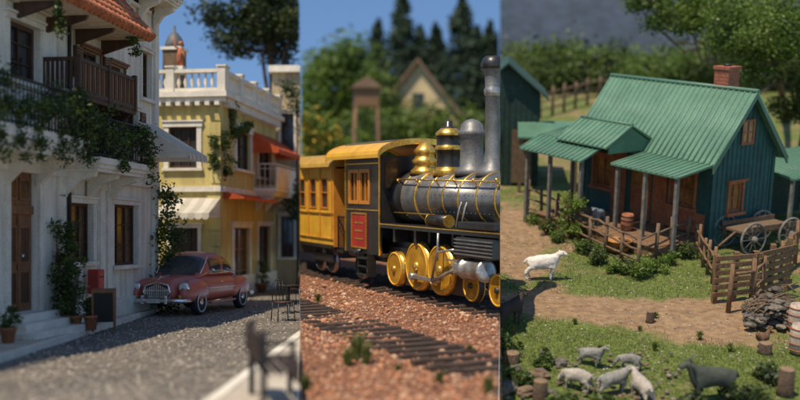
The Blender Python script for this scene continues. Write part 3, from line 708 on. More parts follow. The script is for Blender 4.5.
SLEEP = mat('sleeper_wood', (.085, .054, .036), (.048, .03, .02), 3, .85, .4, 8)
BALL = mat('ballast', (.50, .215, .10), (.35, .145, .068), 1.2, .95, 1.0, 20, kind='gravel')
t0 = P2.gp(430, 303)
XT = frame(t0.x, t0.y, .488, -1)
ft = lambda u, v, yo=0.0: P2.fp(XT, u, v, yo)
g = B('railway_ground', P2, exact=True); n1, n2 = 70, 130
def gz(x, y): return -.02 + .10 * noise.noise(Vector((x * .6, y * .6, 5))) * max(0, min(1, abs((x - t0.x) * .8987 + (y - t0.y) * .4386 - 1) - 1.2)) + .015 * noise.noise(Vector((x * 3, y * 3, 1)))
vs = [(-8 + 16 * i / n1, 8 + 42 * j / n2, gz(-8 + 16 * i / n1, 8 + 42 * j / n2)) for j in range(n2 + 1) for i in range(n1 + 1)]
g.add(vs, [(j * (n1 + 1) + i, j * (n1 + 1) + i + 1, (j + 1) * (n1 + 1) + i + 1, (j + 1) * (n1 + 1) + i) for j in range(n2) for i in range(n1)], BALL, True)
g.done()
g = B('meadow', P2, exact=True); MEAD = mat('meadow', (.13, .15, .04), (.19, .16, .065), .1, .95, .3, 2)
g.add([(-40, 49.9, -.03), (40, 49.9, -.03), (60, 500, -.03), (-60, 500, -.03)], [(0, 1, 2, 3)], MEAD); g.done()
g = B('ballast_stones', P2); SB = [mat('stone_a', (.52, .23, .11), None, 3), mat('stone_b', (.38, .16, .075), None, 3), mat('stone_c', (.58, .36, .22), None, 3), mat('stone_d', (.24, .11, .06), None, 3)]
for i in range(9000):
    y = 12 + 20 * rnd.random() ** 1.2; x = R(-.1 * y, .1 * y); r = R(.012, .035) if rnd.random() < .95 else R(.04, .075)
    g.rock((x, y, gz(x, y) + r * .3), r, rnd.choice(SB), 1)
g.done()
def track(name, yc, gauge, x0, x1, zb=.0, rh=.13, ov=.38, sp=.55, rw=.035):
    b = B(name, P2, XT); b.part('sleepers'); n = int((x1 - x0) / sp)
    for i in range(n):
        x = x0 + i * sp; e = R(-.04, .04); b.box(x - .08, x + .08, yc - gauge / 2 - ov + e, yc + gauge / 2 + ov + e, zb - .06, zb + .05 + R(0, .008), SLEEP, bv=.012)
        for s_ in (-1, 1): b.box(x - .06, x + .06, yc + s_ * gauge / 2 - .09, yc + s_ * gauge / 2 + .09, zb + .052, zb + .07, SLEEP)
    b.part('rails')
    for s_ in (-1, 1):
        y = yc + s_ * gauge / 2; z = zb + .072
        b.prism([(y - .065, z), (y + .065, z), (y + .065, z + .015), (y + .014, z + .03), (y + .014, z + rh - .04), (y + rw, z + rh - .03), (y + rw, z + rh), (y - rw, z + rh), (y - rw, z + rh - .03), (y - .014, z + rh - .04), (y - .014, z + .03), (y - .065, z + .015)], x0, x1, RAILM, axis='X')
    return b.done()
YC = .95
track('railway_track', YC, 1.3, -22, 8)
q = P2.gp(400, 342); q = XT.inverted() @ q
track('railway_track', q.y, 1.05, -22, 10, zb=-.01, rh=.17, ov=.2, sp=.5, rw=.045)
RT = .202
b = B('steam_locomotive', P2, XT)
b.part('boiler'); prof = [(0, -2.9), (.72, -2.9), (.72, -2.25), (.66, -2.2), (.65, -1.5), (.62, -1.45), (.62, 3.0), (.66, 3.0), (.66, 4.0), (.5, 4.08), (0, 4.12)]
b.lathe(prof, (0, YC, 2.5), STEEL, 'X', 44, mf=lambda i: BLACK if (i >= 6 or i < 3) else STEEL)
for x in (-2.22, -1.45, -.75, 0.0, .75, 1.6, 2.4): b.lathe([(.632, -.03), (.642 + (.02 if x < -1 else 0), -.025), (.642 + (.02 if x < -1 else 0), .025), (.632, .03)], (x, YC, 2.5), BRASS, 'X', 40)
for x in [-.55 + .2 * i for i in range(18)]:
    for an in (2.6, 3.3, 3.9): b.ell((x, YC + .632 * math.cos(an), 2.5 - .632 * math.sin(an)), .014, STEEL, 5, 4)
b.part('handrail')
for yy in (-1, 1):
    b.tube([(-2.6, YC + yy * .64, 2.98), (3.9, YC + yy * .64, 2.88)], .022, BRASS, 8)
    for x in (-2.4, -1.3, -.3, .6, 1.5, 2.5): b.tube([(x, YC + yy * .56, 2.82), (x, YC + yy * .64, 2.94)], .02, BRASS, 6); b.ell((x, YC + yy * .64, 2.94), .04, BRASS, 8, 6)
b.part('bell_dome'); b.lathe([(.40, -.05), (.38, .05), (.30, .12), (.30, .2), (.34, .24), (.34, .32), (.27, .38), (.25, .46), (.29, .5), (.29, .58), (.22, .66), (.12, .76), (.06, .8), (0, .82)], (-2.1, YC, 3.15), BRASS, n=26)
b.part('steam_dome'); b.lathe([(.40, -.1), (.36, .05), (.30, .12), (.30, .5), (.34, .54), (.34, .62), (.30, .66), (.30, .86), (.33, .9), (.33, .97), (.2, 1.08), (.1, 1.14), (.1, 1.25), (0, 1.3)], (-.83, YC, 3.15), BLACK, n=26, mf=lambda i: BRASS if i in (0, 1, 4, 5, 8, 9) else BLACK)
b.part('sand_dome'); b.lathe([(.42, -.1), (.38, .05), (.29, .13), (.27, .8), (.33, .86), (.34, .95), (.28, 1.0), (.26, 1.12), (.15, 1.22), (0, 1.26)], (.33, YC, 3.15), SMOKE, n=26)
b.part('chimney'); b.lathe([(.40, -.1), (.34, .05), (.22, .2), (.17, .5), (.165, 1.75), (.2, 1.8), (.2, 1.9), (.17, 1.95), (.19, 2.3), (.27, 2.36), (.28, 2.5), (.22, 2.62), (.16, 2.66)], (1.27, YC, 3.12), SMOKE, n=26, mf=lambda i: BLACK if i > 8 else RODS if i in (4, 5, 6) else SMOKE)
b.part('running_board'); b.box(-2.9, 4.2, .02, 1.88, 1.74, 1.81, BLACK); b.box(-2.9, 4.2, .0, .018, 1.70, 1.81, BLACK); b.box(-2.9, 4.2, -.012, -.001, 1.785, 1.812, BRASS)
b.part('frame'); b.box(-5.0, 4.1, .45, 1.45, .72, 1.2, BLACK); b.box(-4.9, 4.0, .38, .44, .95, 1.35, BLACK); b.box(-2.9, 2.5, .5, 1.4, 1.2, 1.74, BLACK)
for x in (-2.2, -1.0, .2, 1.4): b.box(x - .06, x + .06, .1, .44, 1.35, 1.738, BLACK)
for x in (.9, 1.15): b.tube([(x, .2, 1.85), (x, .3, 2.3), (x, .5, 2.75)], .03, RODS, 8)
b.tube([(-2.6, .3, 2.1), (-.3, .28, 2.1), (-.25, .2, 1.98)], .02, BRASS, 6)
b.cyl((-.2, .12, 1.98), (.7, .12, 1.98), .14, m=BLACK, n=16); b.cyl((-.23, .12, 1.98), (-.2, .12, 1.98), .15, m=BRASS, n=16); b.cyl((.7, .12, 1.98), (.73, .12, 1.98), .15, m=BRASS, n=16)
b.part('steam_chest'); b.box(1.3, 2.9, .02, .5, 1.84, 2.0, BLACK, bv=.02); b.box(1.4, 3.0, -.1, .48, 1.22, 1.66, BLACK, bv=.03)
for k in range(5): b.box(1.38, 3.02, -.125, -.1, 1.27 + k * .08, 1.30 + k * .08, SMOKE)
b.part('cylinder'); b.lathe([(0, 0), (.2, 0), (.2, .04), (.25, .05), (.25, .12), (.22, .13), (.22, .85), (.25, .86), (.25, .93), (.2, .95), (0, .97)], (1.6, .05, .95), RODS, 'X', 22)
b.part('driving_wheels')
def wheel(x, r, y, sp, m, m2):
    X = Matrix.Translation((x, y, RT + r))
    b.lathe([(r * .86, -.06), (r, -.06), (r + .03, .06), (r + .03, .09), (r * .86, .09), (r * .86, -.06)], (0, 0, 0), m, 'Y', 34, X, mf=lambda i: m2 if i in (1,) else m)
    b.torus((0, -.062, 0), (0, 1, 0), r * .93, .02, m, 34, 6, X)
    b.lathe([(0, -.12), (r * .17, -.12), (r * .2, -.05), (r * .2, .06), (0, .06)], (0, 0, 0), m2, 'Y', 16, X)
    for k in range(sp):
        a = 2 * math.pi * k / sp + .1; b.tube([(math.cos(a) * r * .15, -.0, math.sin(a) * r * .15), (math.cos(a) * r * .9, 0, math.sin(a) * r * .9)], [.038, .026], m, 6, X)
    a0 = 3.6; b.prism([(math.cos(a0 + t) * r * k, math.sin(a0 + t) * r * k) for k, ts in ((.87, (0, .25, .5, .75, 1.0, 1.25)), (.5, (1.25, .6, 0))) for t in ts], -.04, .04, m, X=X)
for s_, yy in ((1, .22), (1, 1.68)):
    for x in (-1.04, .17): wheel(x, .60, yy, 12, YELP, BRASS if yy < 1 else BLACK)
    wheel(-2.3, .44, yy, 10, YELP, BRASS)
    for x in (1.68, 2.82): wheel(x, .36, yy, 10, YELP, BLACK)
for x in (-2.3, -1.04, .17, 1.68, 2.82): zz = RT + (.60 if -1.5 < x < 1 else .44 if x < 0 else .36); b.cyl((x, .2, zz), (x, 1.7, zz), .07, m=BLACK, n=10)
b.box(-2.9, 1.3, .30, .34, .25, 1.2, BLACK)
b.part('rods')
zc = RT + .60 - .25
b.box(-1.14, .27, .02, .08, zc - .05, zc + .05, RODS, bv=.01)
for x in (-1.04, .17): b.cyl((x, -.03, zc), (x, .2, zc), .09, m=RODS, n=14)
b.tube([(.17, -.02, zc), (1.35, -.02, .93)], [.05, .035], RODS, 8); b.cyl((.9, .05, .95), (1.62, .05, .95), .03, m=RODS, n=10)
b.box(1.2, 1.42, -.06, .12, .84, 1.06, RODS, bv=.02); b.box(.75, 1.62, .0, .1, 1.08, 1.12, RODS); b.box(.75, 1.62, .0, .1, .78, .81, RODS)
b.tube([(.17, -.05, zc), (.45, -.05, 1.25), (1.2, .0, 1.35)], .03, RODS, 8); b.tube([(.5, -.05, 1.7), (.45, -.05, 1.05)], .03, RODS, 8)
# cab
b.part('cab'); c0, _ = ft(346, 200); c1 = -2.85
wz0, wz1 = 2.35, 3.2
hs = [(c0 + .28, c0 + .88, wz0, wz1), (c0 + 1.02, c0 + 1.62, wz0, wz1)]
wall(b, c0, c1, .95, 3.62, hs, BLACK, T=.06)
for h in hs:
    for (x0, x1, z0, z1) in ((h[0] - .05, h[0] + .045, h[2] - .05, h[3] + .05), (h[1] - .045, h[1] + .05, h[2] - .05, h[3] + .05), (h[0] + .045, h[1] - .045, h[2] - .05, h[2] + .045), (h[0] + .045, h[1] - .045, h[3] - .045, h[3] + .05)): b.box(x0, x1, -.03, .03, z0, z1, ORG)
    b.add([(h[0], .05, h[2]), (h[1], .05, h[2]), (h[1], .05, h[3]), (h[0], .05, h[3])], [(0, 1, 2, 3)], GLASSW)
    b.box((h[0] + h[1]) / 2 - .015, (h[0] + h[1]) / 2 + .015, .0, .045, h[2], h[3], ORG)
b.box(c1 - .062, c1 - .002, .061, 1.88, 1.8, 3.6, BLACK); b.box(c0 + .002, c0 + .06, .061, 1.88, .95, 3.6, BLACK); b.box(c0 + .06, c1 - .06, 1.86, 1.9, .95, 3.6, BLACK); b.box(c0 + .05, c1, .06, 1.86, .9, 1.0, BLACK)
b.box(c1, c1 + .03, .15, .5, 2.75, 3.4, GLASSW)
b.box(c0 - .02, c0 + .03, -.03, -.002, .95, 3.6, BRASS); b.box(c1 - .03, c1 + .02, -.03, -.002, .95, 3.6, BRASS)
b.box(c0 + .05, c1 - .05, -.015, -.002, 2.13, 2.16, BRASS); b.box(c0 + .05, c1 - .05, -.015, -.002, 3.39, 3.42, BRASS)
b.part('number_panel'); x0, x1, z0, z1 = c0 + .45, c0 + 1.5, 1.08, 2.06
b.box(x0, x1, -.03, -.002, z0, z1, REDL)
for (a, c, d, e) in ((x0, x1, z0, z0 + .04), (x0, x1, z1 - .04, z1), (x0, x0 + .04, z0 + .04, z1 - .04), (x1 - .04, x1, z0 + .04, z1 - .04)): b.box(a, c, -.045, -.031, d, e, BRASS)
for k in range(3): b.box(x0 + .25, x1 - .25, -.04, -.031, z0 + .24 + k * .22, z0 + .28 + k * .22, BRASS)
b.part('cab_roof')
pr = []
for k in range(15):
    a = math.pi * (k / 14); pr.append((YC - 1.25 * math.cos(a), 3.62 + .42 * math.sin(a)))
pr2 = [(y, z - .09) for y, z in pr[::-1]]
b.prism(pr + pr2, c0 - .75, c1 + .55, YELP, axis='X')
b.prism([(y, z + .02) for y, z in pr[4:-2]] + [(y, z + .006) for y, z in pr[4:-2][::-1]], c0 - .5, c1 + .3, mat('roof_canvas', (.10, .09, .07), None, 2, .8), axis='X')
for x in (c0 - .77, c1 + .55): b.prism([(y - .02 if y < YC else y + .02, z + .01) for y, z in pr] + [(y, z - .14) for y, z in pr[::-1]], x, x + .03, BRASS, axis='X')
b.part('steps')
for k in range(3): b.box(c0 + 1.2, c0 + 1.8, -.18, .1, .38 + k * .22, .42 + k * .22, BLACK)
b.box(c0 + 1.17, c0 + 1.2, -.15, .1, .35, .95, BLACK); b.box(c0 + 1.8, c0 + 1.83, -.15, .1, .35, .95, BLACK)
b.cyl((c0 + .4, .02, .95), (c0 + 1.1, .02, .95), .12, m=BLACK)
wheel(c0 + .6, .36, .25, 10, BLACK, RODS)
b.part('front_beam'); b.box(4.1, 4.3, .1, 1.8, .8, 1.2, REDL)
b.done()
# coach
b = B('passenger_coach', P2, XT); e1 = c0 - .95; e0 = e1 - 9
hs = [(e1 - .55 - .95 * k - .42, e1 - .55 - .95 * k + .12, 2.15, 3.0) for k in range(9)]
b.part('walls'); wall(b, e0, e1, 1.0, 3.35, hs, YELP, T=.08); b.box(e0, e1 - .002, .085, 1.9, 1.0, 3.3, YELP)
b.part('windows')
for h in hs:
    b.add([(h[0], .06, h[2]), (h[1], .06, h[2]), (h[1], .06, h[3]), (h[0], .06, h[3])], [(0, 1, 2, 3)], GLASS)
    b.box(h[0] - .04, h[0] + .02, -.02, .04, h[2] - .04, h[3] + .04, ORG); b.box(h[1] - .02, h[1] + .04, -.02, .04, h[2] - .04, h[3] + .04, ORG); b.box(h[0] + .02, h[1] - .02, -.02, .04, h[3] - .01, h[3] + .04, ORG); b.box(h[0] + .02, h[1] - .02, -.02, .04, h[2] - .04, h[2] + .01, ORG); b.box(h[0] + .02, h[1] - .02, .0, .05, 2.58, 2.61, ORG)
b.part('trim'); b.box(e0, e1, -.03, -.002, 1.95, 2.0, BRASS); b.box(e0, e1, -.03, -.002, 1.2, 1.24, BRASS); b.box(e0, e1, -.04, -.002, .95, 1.05, BLACK); b.box(e1, e1 + .04, .0, 1.9, 1.0, 3.3, ORG)
for k in range(10): x = e1 - .95 * k - .08; b.box(x - .03, x + .03, -.025, -.002, 1.24, 3.3, ORG)
b.part('roof'); b.prism([(YC - 1.15 * math.cos(math.pi * k / 12), 3.35 + .42 * math.sin(math.pi * k / 12)) for k in range(13)], e0, e1 + .3, mat('coach_roof', (.50, .29, .05), (.36, .2, .03), 2, .5), axis='X')
b.part('undercarriage'); b.box(e0, e1, .3, 1.6, .65, .95, BLACK); b.box(e1 - .02, e1 + .5, .1, 1.8, .85, .93, BLACK); rail(b, (e1 + .48, .12, 0), (e1 + .48, 1.7, 0), .93, 1.9, IRON); rail(b, (e1 + .48, .12, 0), (e1 + .05, .12, 0), .93, 1.9, IRON, .1)
for x in (e1 - .7, e1 - 1.6, e1 - 6.5): wheel(x, .36, .25, 10, BLACK, RODS)
b.box(e1 - 2.0, e1 - .3, .1, .2, .5, .75, BLACK, bv=.03); b.tube([(e1, YC, .8), (c0, YC, .8)], .06, BLACK, 8)
b.done()
# weeds
def weed(P, p, h, n, ms, nm='weed'):
    b = B(nm, P)
    vs = []; fs = []; mm = []
    for i in range(n):
        a = R(0, 6.28); l = h * R(.5, 1.1); w = .012 + .006 * rnd.random(); bend = R(.1, .5) * l
        x, y = p[0] + R(-.12, .12) * h, p[1] + R(-.12, .12) * h; dx, dy = math.cos(a), math.sin(a); o = len(vs); z = p[2]
        vs += [(x - dy * w, y + dx * w, z), (x + dy * w, y - dx * w, z), (x + dx * bend * .4 + dy * w, y + dy * bend * .4 - dx * w, z + l * .6), (x + dx * bend * .4 - dy * w, y + dy * bend * .4 + dx * w, z + l * .6), (x + dx * bend, y + dy * bend, z + l)]
        fs += [(o, o + 1, o + 2, o + 3), (o + 3, o + 2, o + 4)]; k = rnd.choice(ms); mm += [k, k]
    b.add(vs, fs, mm); b.leaves((p[0], p[1], p[2] + h * .45), h * .4, 40, .03, ms)
    return b.done()
WM = [LF[1], LF[2], LB[1], mat('dry_stem', (.28, .22, .09), None, 3, trans=.2)]
for (u, v, h) in ((357, 360, .5), (366, 363, .36), (348, 364, .3), (318, 300, .22), (470, 352, .18), (488, 395, .25), (305, 390, .3), (440, 385, .2), (398, 372, .16)):
    p = P2.gp(u, v); weed(P2, (p.x, p.y, gz(p.x, p.y)), h, 60, WM)
def farpt(u, v, dist): return Vector((0, 0, P2.h)) + P2.ray(u, v) * dist
b = B('distant_trees', P2)
for i in range(75):
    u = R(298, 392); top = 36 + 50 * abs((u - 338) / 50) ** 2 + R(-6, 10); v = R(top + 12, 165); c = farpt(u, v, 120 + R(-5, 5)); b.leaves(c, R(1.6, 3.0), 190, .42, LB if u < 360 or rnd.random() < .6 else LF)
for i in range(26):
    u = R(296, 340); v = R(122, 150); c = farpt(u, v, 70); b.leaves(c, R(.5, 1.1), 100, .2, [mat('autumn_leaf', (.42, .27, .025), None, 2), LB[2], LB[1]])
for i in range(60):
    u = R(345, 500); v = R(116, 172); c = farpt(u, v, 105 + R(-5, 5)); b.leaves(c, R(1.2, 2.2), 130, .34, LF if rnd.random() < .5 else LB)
b.done()
g = B('hillside', P2, exact=True); vs = []
for j in range(12):
    for i in range(31):
        x = -30 + 60 * i / 30; y = 126 + j * 6; vs.append((x, y, 1.0 + 9 * (j / 11) + 1.2 * noise.noise(Vector((x * .1, j * .5, 0)))))
g.add(vs, [(j * 31 + i, j * 31 + i + 1, (j + 1) * 31 + i + 1, (j + 1) * 31 + i) for j in range(11) for i in range(30)], MEAD, True); g.done()
def conifer(u, vtop, vbot, dist, w):
    t = farpt(u, vtop, dist); bt = farpt(u, vbot, dist); b = B('pine_tree', P2); h = t.z - bt.z; b.part('trunk').tube([(bt.x, bt.y, 0), (t.x, t.y, t.z - h * .05)], [.5, .05], BARK, 8); b.part('foliage')
    for k in range(26):
        f = k / 25; rr = w * (1 - f) ** .8 + .3
        for q in range(6):
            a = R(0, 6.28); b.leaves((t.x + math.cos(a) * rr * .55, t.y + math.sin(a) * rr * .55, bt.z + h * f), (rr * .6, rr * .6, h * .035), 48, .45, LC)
    b.done()
for a in ((402, -8, 150, 165, 5.4), (378, 24, 150, 172, 4.0), (462, 0, 150, 160, 6.4), (436, 28, 150, 170, 4.8), (490, 26, 150, 165, 5.4), (420, 30, 150, 176, 5.0), (478, 34, 150, 150, 5)): conifer(*a)
c = farpt(418, 140, 118); b = B('country_house', P2, frame(c.x, c.y, 1, -.12)); CH = mat('chalet_wall', (.62, .48, .26), None, 1); RF = mat('chalet_roof', (.22, .135, .08), None, 1)
zt = farpt(418, 62, 118).z; ze = farpt(418, 112, 118).z
b.part('walls'); b.box(-4.7, 4.7, 0, 7, 0, ze, CH); b.prism([(-4.7, ze), (4.7, ze), (0, zt)], .0, 7, CH)
b.part('roof'); b.prism([(-5.5, ze - .7), (-5.3, ze - .9), (0, zt - .05), (0, zt + .35)], -.8, 7.5, RF); b.prism([(5.5, ze - .7), (5.3, ze - .9), (0, zt - .05), (0, zt + .35)], -.8, 7.5, RF)
b.part('windows'); b.box(-.7, .7, -.1, -.01, ze + .5, ze + 2.2, GLASS); b.box(-3, -1.7, -.1, -.01, ze - 2.6, ze - 1, GLASS); b.box(1.7, 3, -.1, -.01, ze - 2.6, ze - 1, GLASS); b.done()
c = farpt(366, 130, 90); b = B('wooden_tower', P2, frame(c.x, c.y, 1, .1)); zt = farpt(366, 78, 90).z
for sx in (-.9, .9):
    for sy in (-.9, .9): b.tube([(sx * 1.4, sy * 1.4, 0), (sx, sy, zt - 1)], .14, WOODB, 6)
b.box(-1.1, 1.1, -1.1, 1.1, zt - 2.6, zt - 1, WOODB); b.prism([(-1.5, zt - 1), (1.5, zt - 1), (0, zt)], -1.4, 1.4, RF)
for z in (1.5, 3, 4.5): b.tube([(-1.3, -1.3, z), (1.2, -1.2, z + 1.2)], .08, WOODB, 5); b.tube([(1.3, -1.3, z), (-1.2, -1.2, z + 1.2)], .08, WOODB, 5)
b.done()

# ================================================================ FARM DISTRICT
TEAL = mat('teal_boards', (.018, .088, .082), (.012, .062, .060), 1.5, .65, .15, 8, fine=.2)
GROOF = mat('green_metal_roof', (.13, .245, .16), (.095, .19, .122), 1.2, .42, .05, 20, fine=.15)
GROOFD = mat('green_metal_roof_dark', (.095, .20, .128), (.068, .15, .097), 1.2, .5, .05, 20, fine=.15)
RUST = mat('orange_boards', (.36, .13, .05), (.25, .085, .038), 2, .75, .2, 10)
BRICK = mat('brick', (.36, .12, .06), (.25, .075, .04), 4, .85, .3, 20)
MORT = mat('mortar', (.3, .25, .2), None, 4, .9)
SHED = mat('dark_green_boards', (.015, .045, .03), (.01, .03, .02), 2, .8, .2, 8)
SHEDR = mat('dark_green_roof', (.03, .075, .05), (.02, .05, .035), 2, .7, .1, 20)
WHEELG = mat('grey_wood', (.20, .185, .155), (.12, .11, .09), 3, .8, .3, 8)
m = bpy.data.materials.new('farm_ground'); m.use_nodes = True; N = m.node_tree.nodes; L = m.node_tree.links
tc = N.new('ShaderNodeTexCoord')
def nzn(sc, d=8):
    n = N.new('ShaderNodeTexNoise'); n.inputs['Scale'].default_value = sc; n.inputs['Detail'].default_value = d; L.new(tc.outputs['Object'], n.inputs['Vector']); return n
def rmp(src, a, b_, ca, cb):
    r = N.new('ShaderNodeValToRGB'); r.color_ramp.elements[0].position = a; r.color_ramp.elements[1].position = b_; r.color_ramp.elements[0].color = (*ca, 1); r.color_ramp.elements[1].color = (*cb, 1); L.new(src, r.inputs['Fac']); return r
at = N.new('ShaderNodeAttribute'); at.attribute_name = 'grassiness'
gn = nzn(1.2); add = N.new('ShaderNodeMath'); add.operation = 'ADD'; L.new(at.outputs['Fac'], add.inputs[0]); L.new(gn.outputs['Fac'], add.inputs[1])
fac = N.new('ShaderNodeMapRange'); fac.inputs['From Min'].default_value = .86; fac.inputs['From Max'].default_value = 1.14; L.new(add.outputs[0], fac.inputs['Value'])
gc = rmp(nzn(9).outputs['Fac'], .35, .65, (.075, .105, .016), (.165, .20, .035)); dc = rmp(nzn(5).outputs['Fac'], .3, .7, (.20, .12, .058), (.38, .24, .125))
mx = N.new('ShaderNodeMix'); mx.data_type = 'RGBA'; L.new(fac.outputs[0], mx.inputs['Factor']); L.new(dc.outputs[0], mx.inputs[6]); L.new(gc.outputs[0], mx.inputs[7])
L.new(mx.outputs[2], N['Principled BSDF'].inputs['Base Color']); N['Principled BSDF'].inputs['Roughness'].default_value = .95
bp = N.new('ShaderNodeBump'); bp.inputs['Distance'].default_value = .06; L.new(nzn(22).outputs['Fac'], bp.inputs['Height']); L.new(bp.outputs[0], N['Principled BSDF'].inputs['Normal'])
FG = m
cn = P3.gp(707, 250); XH = frame(cn.x, cn.y, .53, -.85)
dirt = [(P3.gp(640, 308), 2.6, .42), (P3.gp(550, 300), 1.4, .5), (P3.gp(690, 318), 2.3, .5), (P3.gp(512, 225), 2.0, 1.2), (P3.gp(720, 335), 1.0, .4), (P3.gp(525, 262), 1.0, .6)]
grass_s = [(P3.gp(560, 345), 2.2, .7), (P3.gp(700, 365), 3, .6), (P3.gp(690, 285), 1.0, .4), (P3.gp(605, 285), 1.3, .45), (P3.gp(560, 262), .8, .5), (P3.gp(520, 325), 1, .4)]
def grassy(x, y):
    v = .62 + .30 * noise.noise(Vector((x * .35, y * .35, 9))) + .2 * noise.noise(Vector((x * 1.5, y * 1.5, 3)))
    for c, rx, ry in dirt:
        d = ((x - c.x) / rx) ** 2 + ((y - c.y) / (ry * 2.4)) ** 2; v -= .5 * math.exp(-d)
    for c, rx, ry in grass_s:
        d = ((x - c.x) / rx) ** 2 + ((y - c.y) / (ry * 2.4)) ** 2; v += .3 * math.exp(-d)
    return max(0, min(1, v))
g = B('farm_ground', P3, exact=True); n1, n2 = 150, 190
def fz(x, y): return .10 * noise.noise(Vector((x * .4, y * .4, 2))) + .03 * noise.noise(Vector((x * 1.8, y * 1.8, 7))) - .04
pts = []
for j in range(n2 + 1):
    y = 10 + 30 * j / n2 if j < 150 else 33.68 + (j - 150) * 2.0
    for i in range(n1 + 1):
        x = -2 + (30 if y < 34 else 30 + (y - 33.7) * .8) * i / n1; pts.append((x, y, fz(x, y)))
g.add(pts, [(j * (n1 + 1) + i, j * (n1 + 1) + i + 1, (j + 1) * (n1 + 1) + i + 1, (j + 1) * (n1 + 1) + i) for j in range(n2) for i in range(n1)], FG, True)
go = g.done(); me = go.data; A = me.attributes.new('grassiness', 'FLOAT', 'POINT'); Mi = P3.M.inverted()
for i, v in enumerate(me.vertices):
    w = Mi @ (v.co + go.location); A.data[i].value = grassy(w.x, w.y)
g = B('grass', P3); GM = [mat('grass_a', (.10, .145, .02), None, 3, trans=.35), mat('grass_b', (.16, .20, .032), None, 3, trans=.35), mat('grass_c', (.065, .105, .016), None, 3, trans=.35), mat('grass_dry', (.26, .21, .08), None, 3, trans=.2)]
vs = []; fs = []; mm = []
cnt = 0
while cnt < 48000:
    y = 14 + 26 * rnd.random() ** 1.1; x = R(.1, .42) * y * 1.02
    if grassy(x, y) + .5 * noise.noise(Vector((x * 1.1, y * 1.1, 4))) < R(.35, .75): continue
    cnt += 1; z = fz(x, y); a = R(0, 6.28); l = R(.03, .09); w = .007; dx, dy = math.cos(a), math.sin(a); o = len(vs)
    vs += [(x - dy * w, y + dx * w, z - .01), (x + dy * w, y - dx * w, z - .01), (x + dx * l * .6, y + dy * l * .6, z + l)]; fs.append((o, o + 1, o + 2)); mm.append(GM[0] if cnt % 3 else rnd.choice(GM))
g.add(vs, fs, mm); g.done()
g = B('field_stones', P3); FS = [mat('field_stone_a', (.3, .24, .17), None, 4), mat('field_stone_b', (.18, .14, .10), None, 4), mat('field_stone_c', (.4, .34, .27), None, 4)]
for i in range(2400):
    y = 15 + 20 * rnd.random(); x = R(.1, .42) * y; r = R(.01, .035); g.rock((x, y, fz(x, y) + r * .2), r, rnd.choice(FS), 1)
g.done()
# ---- farmhouse
b = B('farmhouse', P3, XH); L0, W, ez, rz = -5.3, 2.6, 2.75, 4.4
fr = [(-3.2, -2.3, .35, 2.35), (-1.5, -.6, 1.1, 2.1), (-4.8, -4.0, 1.1, 2.1)]
b.part('walls'); wall(b, L0, 0, 0, ez, fr, TEAL, T=.15)
x = L0 + .03
while x < -.05:
    ok = not any(h[0] - .12 < x < h[1] + .12 for h in fr)
    if ok: b.box(x, x + .035, -.018, -.002, .1, ez, TEAL)
    x += .2
b.box(-2.2, -.15, -.045, -.02, .4, 1.0, RUST)
for h in ((-3.95, -3.35), (-2.2, -1.65)): b.box(h[0], h[1], -.04, -.02, .3, 2.5, RUST)
b.box(L0 + .01, -.01, W - .15, W, 0, ez, TEAL)
XG = XH @ Matrix.Rotation(math.pi / 2, 4, 'Z')
b.X = XG
ga = (.72, 1.28, 1.0, 1.85); gb = (W / 2 - .2, W / 2 + .2, 3.0, 3.6)
wall(b, .003, W, 0, ez, [ga], TEAL, T=.15)
b.prism([(.003, ez), (W, ez), (W / 2, rz)], 0, .15, TEAL)
nb = 14
for i in range(nb + 1):
    xx = .02 + (W - .06) * i / nb; top = ez + (rz - ez) * (1 - abs(xx - W / 2) / (W / 2)) - .05
    if ga[0] - .1 < xx < ga[1] + .1: b.box(xx, xx + .035, -.018, -.002, .1, ga[2] - .1, TEAL); b.box(xx, xx + .035, -.018, -.002, ga[3] + .1, top, TEAL)
    else: b.box(xx, xx + .035, -.018, -.002, .1, top, TEAL)
b.box(-.02, .1, -.03, -.019, 0, ez, TEAL); b.box(W - .1, W + .02, -.03, -.019, 0, ez, TEAL)
b.part('windows'); window(b, ga, RUST, GLASSF, d=.08, nx=2, nz=2, fw=.06, sur=RUST, sw=.06)
b.box(gb[0], gb[1], -.03, -.019, gb[2], gb[3], GLASSF)
for (p, q, r, t) in ((gb[0] - .06, gb[0], gb[2] - .06, gb[3] + .06), (gb[1], gb[1] + .06, gb[2] - .06, gb[3] + .06), (gb[0], gb[1], gb[2] - .06, gb[2]), (gb[0], gb[1], gb[3], gb[3] + .06), ((gb[0] + gb[1]) / 2 - .015, (gb[0] + gb[1]) / 2 + .015, gb[2], gb[3]), (gb[0], gb[1], (gb[2] + gb[3]) / 2 - .012, (gb[2] + gb[3]) / 2 + .012)): b.box(p, q, -.055, -.031, r, t, RUST)
b.X = XH
for h in fr[1:]: window(b, h, RUST, GLASSF, d=.08, nx=2, nz=2, sur=RUST, sw=.07)
h = fr[0]; b.box(h[0], h[1], .05, .1, h[2], h[3], RUST); b.box(h[0] + .12, h[1] - .12, .03, .049, 1.4, 2.2, GLASSF)
b.part('roof')
def metal_roof(x0, x1, ya, za, yb, zb, m, sp=.2, th=.04):
    """standing-seam sheet between (ya,za) low edge and (yb,zb) high edge"""
    b.prism([(ya, za), (yb, zb), (yb, zb + th), (ya, za + th)], x0, x1, m, axis='X')
    n = max(2, round((x1 - x0) / sp)); d = Vector((0, yb - ya, zb - za)).normalized(); nrm = Vector((0, -d.z, d.y))
    if nrm.z < 0: nrm = -nrm
    for i in range(n + 1):
        x = x0 + .02 + (x1 - x0 - .04) * i / n
        p = Vector((x, ya, za + th)); q_ = Vector((x, yb, zb + th)); b.tube([p + nrm * .008, q_ + nrm * .008], .028, m, 6)
sl = (rz - ez) / (W / 2); ov = .28
